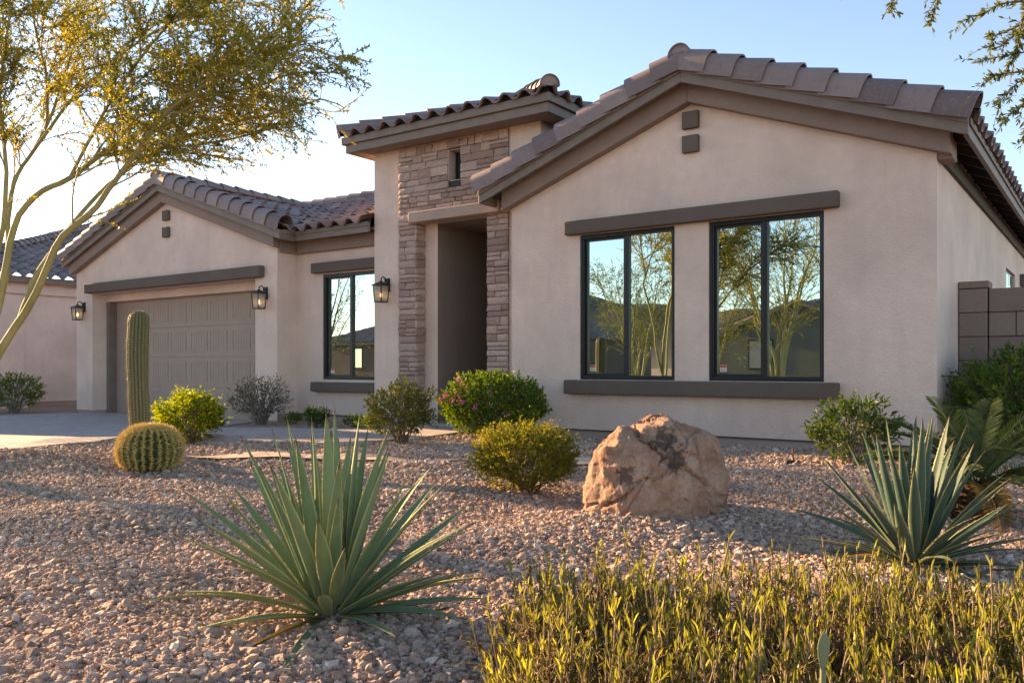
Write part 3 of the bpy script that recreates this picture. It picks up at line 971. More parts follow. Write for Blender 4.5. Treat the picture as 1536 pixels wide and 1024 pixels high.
# ---- garage door
g = Geo()
dx0, dx1, dz0, dz1, dy = GO[0] + .10, GO[1] - .06, -.09, 2.13, 9.2
g.box(dx0, dx1, dy + .012, dy + .05, dz0, dz1)
nr, ncol = 4, 8
rh = (dz1 - dz0) / nr; cw = (dx1 - dx0) / ncol
for r_ in range(nr):
    a, b = dz0 + r_ * rh + .004, dz0 + (r_ + 1) * rh - .004
    g.box(dx0 + .001, dx1 - .001, dy, dy + .0118, a, b)
    for c in range(ncol):
        x0 = dx0 + c * cw + (.075 if c % 2 == 0 else .04); x1 = dx0 + (c + 1) * cw - (.04 if c % 2 == 0 else .075)
        z0, z1 = a + .085, b - .085
        w_ = .016
        g.box(x0, x1, dy - .0045, dy - .0005, z0, z0 + w_); g.box(x0, x1, dy - .0045, dy - .0005, z1 - w_, z1)
        g.box(x0, x0 + w_, dy - .0045, dy - .0005, z0 + w_, z1 - w_); g.box(x1 - w_, x1, dy - .0045, dy - .0005, z0 + w_, z1 - w_)
        ns = 6; sw_ = (x1 - x0 - 2 * w_ - .02) / ns
        for s in range(ns):
            xa = x0 + w_ + .01 + s * sw_
            g.box(xa + .005, xa + sw_ - .005, dy - .0026, dy - .0005, z0 + w_ + .008, z1 - w_ - .008)
g.make('garage_door', M['door_taupe'], house, bevel=.003)
g = Geo()
g.box(GO[0] + .001, GO[0] + .10, 9.041, 9.26, -.1, 2.129); g.box(GO[1] - .06, GO[1] - .001, 9.041, 9.26, -.1, 2.129)
g.box(GO[0], GO[1], 9.26, 9.4, -.1, 2.2)
g.make('door_jamb', M['fascia'], house, bevel=.004)
g = Geo(); g.box(dx0, dx1, dy - .012, dy + .03, dz0 - .03, dz0 - .001); g.make('door_seal', M['dark'], house)

# ---- lanterns
def lantern():
    root = thing('wall_lantern', 'black wall lantern', 'lantern', (0, 0, 0), 'black wall lanterns on the front of the house')
    g = Geo(); g.box(-.05, .05, -.02, 0, .16, .36); g.box(-.035, .035, -.035, -.0205, .20, .32)
    g.make('backplate', M['black_metal'], root, bevel=.005)
    g = Geo()
    pts = [(0, -.03, .30), (0, -.05, .345), (0, -.085, .372), (0, -.12, .36), (0, -.135, .325), (0, -.135, .29)]
    g.tube(smoothpath(pts, 16), np.full(16, .009), 8); g.make('arm', M['black_metal'], root)
    g = Geo(); c = -.135
    for (h0, w0, h1, w1) in ((.245, .098, .262, .098), (.2625, .088, .295, .03), (.295, .022, .312, .016)):
        g.add([(sx * w0, c + sy_ * w0, h0) for sx, sy_ in ((-1, -1), (1, -1), (1, 1), (-1, 1))] + [(sx * w1, c + sy_ * w1, h1) for sx, sy_ in ((-1, -1), (1, -1), (1, 1), (-1, 1))],
              [(3, 2, 1, 0), (4, 5, 6, 7), (0, 1, 5, 4), (1, 2, 6, 5), (2, 3, 7, 6), (3, 0, 4, 7)])
    g.make('cap', M['black_metal'], root, bevel=.003)
    g = Geo(); t0, t1 = .066, .082
    g.box(-t0 - .006, t0 + .006, c - t0 - .006, c + t0 + .006, 0, .014)
    for sx in (-1, 1):
        for s2 in (-1, 1):
            g.add([(sx * t0 + dx, c + s2 * t0 + dy_, .0145) for dx, dy_ in ((-.006, -.006), (.006, -.006), (.006, .006), (-.006, .006))] +
                  [(sx * t1 + dx, c + s2 * t1 + dy_, .2445) for dx, dy_ in ((-.006, -.006), (.006, -.006), (.006, .006), (-.006, .006))],
                  [(3, 2, 1, 0), (4, 5, 6, 7), (0, 1, 5, 4), (1, 2, 6, 5), (2, 3, 7, 6), (3, 0, 4, 7)])
    g.make('cage', M['black_metal'], root)
    g = Geo(); q0, q1 = t0 - .001, t1 - .001
    for k in range(4):
        an = k * PI / 2
        ca, sa = math.cos(an), math.sin(an)
        def R2(x, y, z): return (x * ca - y * sa, c + x * sa + y * ca, z)
        g.quad(R2(-q0, -q0, .0145), R2(q0, -q0, .0145), R2(q1, -q1, .2445), R2(-q1, -q1, .2445))
    gl = g.make('glass', M['lampglass'], root)
    sol = gl.modifiers.new('thick', 'SOLIDIFY'); sol.thickness = .003
    g = Geo(); g.tube([(0, c, .0145), (0, c, .07)], [.011, .011]); g.make('socket', M['white'], root)
    g = Geo(); g.tube([(0, c, .0705), (0, c, .085), (0, c, .11), (0, c, .135), (0, c, .15)], [.008, .016, .02, .013, .004], 10); g.make('bulb', M['bulb'], root, smooth=True)
    return root
lan = lantern()
spots = [((-16.76, 8.748, 1.76), 'black lantern on the stucco pier left of the garage door'),
         ((-11.13, 8.748, 1.76), 'black lantern on the pier between the garage door and the recessed window'),
         ((-8.66, 8.978, 1.77), 'black lantern on the tower pier beside the stone entry')]
for k, (p, lb) in enumerate(spots):
    q = lan if k == 0 else copy_tree(lan)
    q.location = p; q['label'] = lb
# ---------------------------------------------------------------- neighbouring house on the left
nb = thing('neighbour_house', 'neighbouring tan stucco house with a hipped tile roof left of the garage', 'house', (-24, 14, -.1))
g = Geo()
NX, NY0, NY1 = -21.0, 7.9, 24.0
g.box(-36.0, NX, NY0, NY1, -.0, 2.9)
for yy in (9.55, 12.4):
    g.box(NX, NX + .012, yy, yy + .02, .1, 2.7)
g.box(-31, -21.6, 6.0, NY0 - .0005, -.3, 2.9); g.prism([(6.0, 2.901), (7.89, 2.901), (7.89, 3.5)], 'x', -31, -21.6)  # front wing: added out of view to shade the driveway
g.make('wall', M['stucco'], nb)
g = Geo(); g.box(-35.98, NX - .02, NY0 + .02, NY1 - .02, -.3, -.0005); g.make('foundation', M['found'], nb)
g = Geo(); g.box(NX + .0005, NX + .07, NY0 - .07, NY1 + .07, 2.55, 2.83); g.box(-36.07, NX, NY0 - .07, NY0 - .0005, 2.55, 2.83); g.make('eave_frieze', M['stucco'], nb, bevel=.01)
g = Geo(); g.box(NX + .20, NX + .25, NY0 - .25, NY1 + .25, 2.80, 2.95); g.box(-36.2, NX + .199, NY0 - .25, NY0 - .20, 2.80, 2.95)
g.box(-36.2, NX + .199, NY0 - .1995, NY1, 2.84, 2.86); g.make('eave_fascia', M['fascia'], nb, bevel=.005)
bt = Batch()
e0 = (NX + .27, NY0 - .27, 2.96)
hw = 7.5
cN = math.atan(.35); LN = hw / math.cos(cN)
tile_plane(bt, e0, (0, 1, 0), (-math.cos(cN), 0, math.sin(cN)), LN, lambda b: max(b, 0) * math.cos(cN), lambda b: 16.6 - max(b, 0) * math.cos(cN))
tile_plane(bt, e0, (-1, 0, 0), (0, math.cos(cN), math.sin(cN)), LN, lambda b: max(b, 0) * math.cos(cN), lambda b: 15.5 - max(b, 0) * math.cos(cN))
tile_plane(bt, (-21.3, 5.7, 2.96), (-1, 0, 0), (0, math.cos(cN), math.sin(cN)), 2.4, lambda b: 0, lambda b: 10.)  # roof of the added shading wing
rn_ = bt.make('roof', M['tile'], nb, smooth=True)
bt = Batch()
caps(bt, (NX + .27, NY0 - .27, 3.0), (NX + .27 - hw, NY0 - .27 + hw, 3.0 + .35 * hw), (0, 0, 1), None, .36, .115)
caps(bt, (NX + .27 - hw, NY0 - .27 + hw, 3.0 + .35 * hw), (NX + .27 - hw, NY1 - hw, 3.0 + .35 * hw), (0, 0, 1), None, .36, .115)
bt.make('hip_tiles', M['tile'], rn_, smooth=True)
g = Geo(); g.box(-20.98, -20.3, 8.2, 9.3, -.25, .55); g.box(-20.99, -20.27, 8.18, 9.33, .55, .60)
o = g.make('low_wall', M['stucco'], None, bevel=.01); tag(o, 'low stucco screen wall against the neighbouring house', 'wall')

# block wall on the right
bw = thing('block_wall', 'grey brown concrete block garden wall with a capped pillar', 'wall', (0, 10.2, 0))
m = NT('concrete_block')
p = m.pos()
rn0 = m.attr('rnd')
c = m.ramp(m.math('ADD', m.math('MULTIPLY', rn0, .5), m.math('MULTIPLY', m.noise(6, 4).outputs[0], .5)), [(.2, (.23, .178, .15)), (.8, (.30, .235, .20))])
c = m.mix(m.math('MULTIPLY', m.ramp(m.noise(130, 3, .7).outputs[0], [(.4, 1), (.55, 0)]), .35), c, (.10, .08, .07))
M['block'] = m.end(m.bsdf(c, .95, m.bump(m.noise(130, 3, .7).outputs[0], .6, .006), .15))
g = Geo()
bh, bl = .254, .5
for r_ in range(7):
    z0 = -.11 + r_ * bh
    off = bl / 2 if r_ % 2 else 0
    x = -1.10
    first = True
    while x < 7:
        L_ = (bl - off) if first and off else bl
        g.box(x + .004, x + L_ - .004, 10.13 + random.gauss(0, .0015), 10.30, z0 + .004, z0 + bh - .004)
        x += L_; first = False
g.make('blocks', M['block'], bw, rnd=True, bevel=.006)
g = Geo()
for r_ in range(7):
    g.box(-1.372, -1.108, 10.09, 10.36, -.11 + r_ * bh + .003, -.11 + (r_ + 1) * bh - .003)
g.box(-1.376, -1.09, 10.075, 10.375, 1.671, 1.745)
g.make('pillar', M['block'], bw, rnd=True, bevel=.008)
g = Geo(); g.box(-1.10, 7, 10.15, 10.28, -.2, 1.662); g.box(-1.36, -1.12, 10.11, 10.34, -.2, 1.67); g.make('mortar', M['mortar'], bw)

# ---------------------------------------------------------------- houses and hill across the street (seen in the windows)
def far_house(label, x0, x1, y0, y1, eave, pitch, wallc, gable=None):
    t = thing('house', label, 'house', ((x0 + x1) / 2, (y0 + y1) / 2, 0))
    mt = m_stucco('far_stucco', wallc)
    g = Geo(); g.box(x0, x1, y0, y1, -.1, eave); g.make('wall', mt, t)
    hw = (y1 - y0) / 2 + .4
    zp = eave + pitch * hw; ym = (y0 + y1) / 2
    bt = Batch(); c_ = math.atan(pitch); L_ = hw / math.cos(c_)
    W_ = x1 - x0 + .8
    tile_plane(bt, (x0 - .4, y1 + .4, eave), (1, 0, 0), (0, -math.cos(c_), math.sin(c_)), L_, lambda b: max(b, 0) * math.cos(c_), lambda b: W_ - max(b, 0) * math.cos(c_), expo=.4, wave=.33)
    tile_plane(bt, (x0 - .4, y0 - .4, eave), (0, 1, 0), (math.cos(c_), 0, math.sin(c_)), L_, lambda b: max(b, 0) * math.cos(c_), lambda b: 2 * hw - max(b, 0) * math.cos(c_), expo=.4, wave=.33)
    tile_plane(bt, (x1 + .4, y0 - .4, eave), (0, 1, 0), (-math.cos(c_), 0, math.sin(c_)), L_, lambda b: max(b, 0) * math.cos(c_), lambda b: 2 * hw - max(b, 0) * math.cos(c_), expo=.4, wave=.33)
    if gable:
        a, b = gable
        gm = (a + b) / 2; gw = (b - a) / 2 + .3; yz = y1 + 2.2
        tile_plane(bt, (a - .3, yz + .3, eave), (0, -1, 0), (math.cos(c_), 0, math.sin(c_)), gw / math.cos(c_), lambda q: 0, lambda q: 2.6 + max(q, 0), expo=.4, wave=.33)
        tile_plane(bt, (b + .3, yz + .3, eave), (0, -1, 0), (-math.cos(c_), 0, math.sin(c_)), gw / math.cos(c_), lambda q: 0, lambda q: 2.6 + max(q, 0), expo=.4, wave=.33)
        g = Geo(); g.box(a, b, y1 + .001, yz, -.1, eave); g.prism([(a, eave + .001), (b, eave + .001), (gm, eave + pitch * (gw - .3) + .05)], 'y', y1 + .3, yz)
        g.make('gable_wall', mt, t)
        g = Geo(); g.prism([(a - .3, eave - .15), (gm, eave + pitch * gw - .15), (b + .3, eave - .15), (b + .3, eave), (gm, eave + pitch * gw), (a - .3, eave)], 'y', yz + .25, yz + .3); g.make('rake_fascia', M['fascia'], t)
        yw = yz
    bt.make('roof', M['tile'], t, smooth=True)
    g = Geo(); g.box(x0 - .38, x1 + .38, y1 + .30, y1 + .38, eave - .2, eave - .002); g.make('eave_fascia', M['fascia'], t)
    spots_ = [(x0 + .16 * (x1 - x0), y1), (x0 + .84 * (x1 - x0), y1)]
    if gable:
        spots_ = [(x0 + .12 * (x1 - x0), y1), (gable[0] + 1.0, y1 + 2.2), (gable[1] - 2.2, y1 + 2.2)]
    for (a, yy) in spots_:
        g = Geo(); g.box(a, a + 1.2, yy - .05, yy + .03, .7, 2.1); wn = g.make('window', M['dark_frame'], t)
        g = Geo(); g.box(a + .06, a + 1.14, yy + .031, yy + .036, .76, 2.04); g.make('pane', M['glass'], wn)
    return t
far_house('grey green stucco house with a front gable reflected in the right hand window pair', -17.5, -4.0, -33, -23.5, 2.55, .36, (.13, .13, .105), (-15.2, -8.6))
far_house('low tan house with a wide hipped roof across the street reflected in the recessed window', -47, -25.5, -34, -23, 2.5, .36, (.17, .13, .105))

def hill():
    xs_ = np.linspace(-420, 120, 90); ys_ = np.linspace(-420, -250, 30)
    X, Y = np.meshgrid(xs_, ys_)
    Z = np.zeros_like(X)
    for (cx, cy, sx, sy_, h) in ((-215, -330, 60, 35, 34), (-300, -340, 50, 40, 26), (-130, -340, 45, 35, 20), (-40, -350, 70, 35, 14)):
        Z += h * np.exp(-((X - cx) / sx) ** 2 - ((Y - cy) / sy_) ** 2)
    for i in range(Z.shape[0]):
        for j in range(Z.shape[1]):
            Z[i, j] *= 1 + .3 * noise.noise(Vector((X[i, j] * .03, Y[i, j] * .03, 2)))
    Z -= .8
    n = len(xs_); k = np.arange(len(ys_) - 1)[:, None] * n + np.arange(n - 1)[None, :]
    build('hills', np.stack([X, Y, Z], -1), np.stack([k, k + 1, k + 1 + n, k + n], -1).reshape(-1, 4), m_plain('hill_scrub', (.11, .095, .075), .95), smooth=True, kind='structure')
hill()

# ---------------------------------------------------------------- trees
M['pv_bark'] = m_bark('palo_verde_bark', (.20, .20, .075), (.34, .31, .14), 25, .7, .3)
M['pv_leaf'] = m_leaf('palo_verde_leaf', [(0, (.06, .085, .018)), (.3, (.115, .14, .026)), (.52, (.20, .20, .03)), (.74, (.36, .285, .035)), (1, (.48, .33, .04))], .5, .5, (1.5, 1.4, .5), clump=1.6)
M['mq_bark'] = m_bark('mesquite_bark', (.10, .075, .055), (.2, .155, .12), 30)
M['mq_leaf'] = m_leaf('mesquite_leaf', [(0, (.045, .07, .025)), (.5, (.085, .115, .04)), (.85, (.14, .15, .05)), (1, (.25, .2, .06))], .4, .5, clump=2)

def rand_unit(n):
    return nrm(rng.normal(size=(n, 3)))

def curve(p, d, L, n=6, wob=.25, droop=0.0):
    pts = [np.array(p)]
    d = nrm(d)
    for i in range(n - 1):
        d = nrm(d + rng.normal(size=3) * wob * .5 + np.array([0, 0, -droop]))
        pts.append(pts[-1] + d * L / (n - 1))
    return np.array(pts)

def tree(name, label, cat, base, limbs, barkm, leafm, radii, sec_step=.16, sec_len=(.5, 1.1), ter_n=5, ter_len=(.2, .5), leaf=(.026, .011), leaf_n=14,
         tmin=.35, up=.35, droop=.05, group=None, leafy_sec=True, extra=None, spread=.65, drop=None):
    root = thing(name, label, cat, (base[0], base[1], gz(base[0], base[1])), group)
    tb, br, lf = Batch(), Batch(), Batch()
    secs = []; fine = []
    for key, pts in limbs.items():
        n = max(10, len(pts) * 3)
        P = smoothpath(pts, n)
        r0, r1 = radii[key]
        P = P + rng.normal(size=P.shape) * (.002 + r1 * .1)
        Rr = r0 + (r1 - r0) * np.linspace(0, 1, n) ** .8
        V, F = tube_arr(P, Rr, 9)
        tb.add(V, F)
        seg = np.linalg.norm(np.diff(P, axis=0), axis=1); s = np.concatenate([[0], np.cumsum(seg)])
        T = nrm(np.gradient(P, axis=0))
        x = s[-1] * (tmin if r0 > .02 else min(tmin, .15))
        while x < s[-1]:
            q = min(np.searchsorted(s, x), n - 1)
            t = x / s[-1]
            d = T[q] * .75 + rand_unit(1)[0] * spread + np.array([0, 0, up])
            L = rng.uniform(*sec_len) * (1.1 - .55 * t)
            secs.append((P[q], d, L, max(.0035, Rr[q] * .35)))
            x += sec_step * rng.uniform(.6, 1.4)
        secs.append((P[-1], T[-1] + rng.normal(size=3) * .2, sec_len[0] * .5, r1))
        if r0 < .02:
            fine.append(P[n // 4:]); fine.append(P[n // 2:])
    twigs = [(q_, 0.0) for q_ in fine]
    for (p, d, L, r) in secs:
        C = curve(p, d, L, 7, .28, droop)
        if drop is not None and drop(C[-1]):
            continue
        V, F = tube_arr(C, np.linspace(r, .0025, 7), 5)
        br.add(V, F)
        twigs.append((C, .35))
        for k in range(ter_n):
            u = rng.uniform(.15, 1)
            i = min(int(u * 6), 5)
            t = nrm(C[i + 1] - C[i])
            D = curve(C[i] + (C[i + 1] - C[i]) * (u * 6 - i), t * .8 + rand_unit(1)[0] * .7 + np.array([0, 0, up * .3]), rng.uniform(*ter_len), 5, .25, droop * 1.5)
            if drop is not None and drop(D[-1]):
                continue
            V, F = tube_arr(D, np.linspace(.003, .0012, 5), 3)
            br.add(V, F)
            twigs.append((D, .05))
    if extra:
        for pts in extra:
            D = smoothpath(pts, 10)
            V, F = tube_arr(D, np.linspace(.005, .0015, 10), 5); br.add(V, F)
            twigs += [(D, .1)] * 3
            for k in range(5):
                i = rng.integers(2, 9)
                E_ = curve(D[i], (D[i] - D[i - 1]) / np.linalg.norm(D[i] - D[i - 1]) + rand_unit(1)[0] * .8, rng.uniform(.06, .13), 4, .2, .1)
                V, F = tube_arr(E_, np.linspace(.002, .001, 4), 3); br.add(V, F)
                twigs.append((E_, .0))
    for (C, t0) in twigs:
        L = np.linalg.norm(np.diff(C, axis=0), axis=1).sum()
        n = max(3, int(leaf_n * L / .3))
        u = rng.uniform(t0, 1, n) * (len(C) - 1 - 1e-6)
        i = u.astype(int); f = (u - i)[:, None]
        pos = C[i] * (1 - f) + C[i + 1] * f
        t = nrm(C[i + 1] - C[i])
        d = t * .7 + rand_unit(n) * .75
        sc = rng.uniform(.6, 1.25, n)
        leaves(lf, pos, d, leaf[0] * sc, leaf[1] * sc, shape=4)
    tb.make('trunk', barkm, root, smooth=True)
    br.make('branches', barkm, root, smooth=True)
    lf.make('crown', leafm, root)
    return root

PV = {
'A':[(-7.07,2.68,-0.05),(-6.97,2.76,0.4),(-6.76,2.85,0.87),(-6.54,2.95,1.2),(-6.32,2.98,1.45),(-6.09,3.02,1.76),(-5.88,3.11,1.92),(-5.72,3.16,2.09),(-5.56,3.21,2.25),(-5.41,3.26,2.42),(-5.19,3.29,2.58),(-4.87,3.4,2.74),(-4.5,3.54,2.86)],
'A2':[(-6.54,2.94,1.19),(-6.52,3.02,1.47),(-6.46,3.12,1.69),(-6.39,3.29,1.98),(-6.32,3.47,2.23),(-6.18,3.69,2.48),(-6.0,3.95,2.67),(-5.78,4.22,2.8),(-5.43,4.47,2.91),(-5.21,4.63,2.99)],
'B':[(-7.13,2.71,-0.09),(-7.1,2.85,0.59),(-7.01,2.98,1.25),(-6.94,3.02,1.61),(-6.88,3.07,1.98),(-6.73,3.18,2.19),(-6.51,3.28,2.28),(-6.25,3.39,2.44),(-5.97,3.47,2.56),(-5.74,3.64,2.76),(-5.43,3.74,2.92),(-5.15,3.94,3.09),(-4.83,4.16,3.24)],
'C':[(-7.08,2.83,0.59),(-7.14,3.0,1.11),(-7.15,3.12,1.64),(-7.25,3.17,2.1),(-7.3,3.26,2.41),(-7.23,3.31,2.54),(-7.21,3.45,2.83),(-7.2,3.58,3.25),(-7.08,3.66,3.7)],
'D':[(-7.05,2.7,0.15),(-6.84,2.73,0.89),(-6.51,2.72,1.46),(-6.21,2.68,1.81),(-6.09,2.65,2.19),(-6.02,2.58,2.61),(-5.88,2.56,3.06)],
'E':[(-5.41,3.26,2.42),(-5.07,3.44,2.66),(-4.74,3.62,2.73),(-4.55,3.75,2.81),(-4.33,3.91,2.83),(-4.21,4.0,2.81),(-4.09,4.08,2.74)],
'F':[(-6.25,3.39,2.44),(-5.94,3.74,2.53),(-5.7,4.04,2.6),(-5.42,4.24,2.69),(-5.17,4.42,2.73)],
'G':[(-7.23,3.31,2.54),(-6.97,3.49,2.97),(-6.61,3.63,3.26),(-6.21,3.79,3.49),(-5.78,3.98,3.66),(-5.44,4.1,3.82)],
'H':[(-7.04,2.83,0.59),(-7.05,2.7,1.49),(-7.02,2.6,2.26),(-6.98,2.63,2.95),(-6.82,2.74,3.53)],
'I':[(-7.21,3.45,2.83),(-6.8,3.25,3.14),(-6.57,3.05,3.43),(-6.32,2.98,3.78)],
'J':[(-6.51,3.28,2.28),(-6.07,3.28,2.65),(-5.7,3.3,2.93),(-5.39,3.39,3.22),(-5.12,3.47,3.5)],
'K':[(-5.74,3.64,2.76),(-5.61,3.98,3.1),(-5.4,4.25,3.4),(-5.19,4.4,3.6),(-5.08,4.48,3.76)],
'L':[(-4.87,3.4,2.74),(-4.42,3.48,2.78),(-4.13,3.56,2.83),(-4.0,3.66,2.79),(-3.86,3.75,2.75)],
}
PVR = {'A':(.037,.009),'A2':(.022,.008),'B':(.034,.009),'C':(.028,.008),'D':(.028,.008),'E':(.010,.003),'F':(.013,.005),'G':(.014,.006),'H':(.024,.008),'I':(.013,.005),'J':(.014,.006),'K':(.010,.004),'L':(.009,.003)}
_TH = rad(35.6)
def low_left(p):
    # twigs that would hang under the arching limbs are bare in the photo
    fw = max(.1, -p[0] * math.sin(_TH) + p[1] * math.cos(_TH))
    u = (p[0] * math.cos(_TH) + p[1] * math.sin(_TH)) / fw
    v = (p[2] - H) / fw
    if v < .225 + max(0, -.40 - u) * .25 and random.random() < .97: return True
    return (u > -.29 and random.random() < .3) or (u > -.23 and random.random() < .55) or u > -.16
tree('palo_verde_tree', 'multi stemmed palo verde with green bark and golden leaves arching over the driveway', 'tree', (-7.1, 2.7), PV, M['pv_bark'], M['pv_leaf'], PVR,
     sec_step=.053, sec_len=(.40, .80), ter_n=10, ter_len=(.16, .40), leaf=(.026, .0105), leaf_n=38, tmin=.38, up=.30, droop=.06, drop=low_left)

MQ = {
'T':[(0.24,5.71,-0.04),(0.2,5.68,0.67),(0.13,5.63,1.56),(0.04,5.56,2.27),(-0.1,5.34,2.72),(-0.26,5.1,2.92),(-0.47,4.83,2.93),(-0.67,4.56,2.87),(-0.87,4.42,2.79)],
'U':[(0.13,5.63,1.56),(0.01,5.3,2.03),(-0.1,5.1,2.3),(-0.23,4.88,2.5),(-0.34,4.8,2.66)],
'V':[(0.04,5.56,2.27),(0.2,6.04,2.85),(0.3,6.37,3.49)],
'X':[(0.04,5.56,2.27),(.35,5.75,2.8),(.8,5.9,3.3),(1.3,5.8,3.6)],
'Y':[(0.2,5.68,1.5),(.5,5.4,2.2),(.9,5.1,2.9),(1.3,4.7,3.3)],
'Z':[(0.2,6.04,2.85),(.1,6.6,3.3),(.25,7.0,3.8)],
'W':[(0.01,5.3,2.03),(-0.09,4.98,2.14),(-0.19,4.78,2.2),(-0.27,4.67,2.22)],
}
MQR = {'T':(.06,.008),'U':(.02,.007),'V':(.04,.01),'X':(.03,.008),'Y':(.03,.008),'Z':(.02,.007),'W':(.012,.005)}
MQE = [
[(-0.67,4.56,2.87),(-0.7,4.54,2.66),(-0.74,4.51,2.51)],
[(-0.87,4.42,2.79),(-0.88,4.41,2.67),(-0.89,4.4,2.57)],
[(-0.3,4.82,2.61),(-0.43,4.67,2.59),(-0.52,4.61,2.54),(-0.59,4.56,2.51)],
[(-0.27,4.85,2.53),(-0.4,4.76,2.46),(-0.48,4.7,2.39),(-0.5,4.68,2.46)],
[(-0.26,4.73,2.36),(-0.37,4.65,2.33),(-0.46,4.59,2.31),(-0.54,4.53,2.29)],
[(-0.27,4.67,2.22),(-0.38,4.58,2.22),(-0.45,4.54,2.21),(-0.5,4.5,2.19)],
[(-0.24,4.68,2.19),(-0.35,4.54,2.17),(-0.41,4.5,2.11),(-0.45,4.47,2.05)],
[(-0.24,4.68,2.19),(-0.32,4.57,2.11),(-0.36,4.54,2.05),(-0.43,4.49,1.98)],
[(-0.24,4.68,2.19),(-0.31,4.57,2.05),(-0.34,4.56,1.95),(-0.35,4.55,1.89)],
[(-0.25,4.86,2.56),(-0.37,4.84,2.53),(-0.47,4.83,2.5),(-0.52,4.79,2.49)],
[(-0.34,4.8,2.66),(-0.37,4.65,2.46),(-0.39,4.64,2.33),(-0.42,4.62,2.27)]]
def off_right(p):
    # keep this tree's free growth up in its crown
    u = (p[0] * math.cos(_TH) + p[1] * math.sin(_TH)) / max(.1, -p[0] * math.sin(_TH) + p[1] * math.cos(_TH))
    return u < .60 and p[2] < 2.72
tree('mesquite_tree', 'mesquite whose fine feathery twigs hang over the roof on the right', 'tree', (0.24, 5.71), MQ, M['mq_bark'], M['mq_leaf'], MQR,
     sec_step=.10, sec_len=(.3, .6), ter_n=6, ter_len=(.1, .28), leaf=(.030, .0105), leaf_n=34, tmin=.5, up=.25, droop=.12, extra=MQE, drop=off_right)

def auto_tree(name, label, cat, x, y, h, w, barkm, leafm, nl=7, group=None, seed=1, dens=1.0, lf=(.05, .022), tmin=.28):
    lr = np.random.default_rng(seed)
    z0 = gz(x, y)
    limbs, radii = {}, {}
    for k in range(nl):
        a = 2 * PI * (k + lr.uniform(-.3, .3)) / nl
        rr = w * lr.uniform(.35, .95); hh = h * lr.uniform(.72, .95)
        bx, by = x + .08 * math.cos(a), y + .08 * math.sin(a)
        pts = [(bx, by, z0 - .05)]
        for t in (.2, .4, .6, .8, 1):
            pts.append((x + math.cos(a + .25 * t) * rr * t ** 1.1 + lr.normal(0, .05 * h / 5), y + math.sin(a + .25 * t) * rr * t ** 1.1 + lr.normal(0, .05 * h / 5), z0 + hh * t ** .85))
        limbs['m%d' % k] = pts; radii['m%d' % k] = (.05 * h / 4.5, .01)
    return tree(name, label, cat, (x, y), limbs, barkm, leafm, radii, sec_step=.17 / dens, sec_len=(.20 * h, .32 * h), ter_n=6, ter_len=(.25, .55), leaf=lf, leaf_n=12, tmin=tmin, up=.15, droop=.05, group=group)
auto_tree('street_tree', 'tall spreading tree reflected in the rightmost front window', 'tree', -8.6, -8.6, 5.9, 2.4, M['pv_bark'], M['pv_leaf'], 7, 'trees across the front yard reflected in the windows', 3, 1.1)
auto_tree('street_tree', 'rounded leafy tree reflected in the left front window of the right wing', 'tree', -13.6, -8.8, 4.6, 2.0, M['pv_bark'], M['mq_leaf'], 8, 'trees across the front yard reflected in the windows', 4, 1.3)
auto_tree('street_tree', 'smaller tree reflected between the pair of front windows', 'tree', -11.0, -9.1, 4.2, 1.5, M['pv_bark'], M['pv_leaf'], 6, 'trees across the front yard reflected in the windows', 5, 1.1)
auto_tree('street_tree', 'bare topped tree reflected in the recessed window beside the tower', 'tree', -31.0, -9.0, 4.6, 2.0, M['mq_bark'], M['mq_leaf'], 7, 'trees across the front yard reflected in the windows', 6, .6)
auto_tree('shade_tree', 'neighbouring tree beyond the driveway whose shade dapples the gravel', 'tree', -18.6, 2.2, 4.6, 1.4, M['mq_bark'], M['mq_leaf'], 5, None, 8, .40)

auto_tree('shade_tree', 'added tall tree out of view on the left shading the wall and the gravel', 'tree', -20.6, 6.65, 6.4, 1.35, M['mq_bark'], M['mq_leaf'], 8, None, 15, 1.2, (.06, .028), .62)  # added out of view so its crown shades the gravel behind the boulder
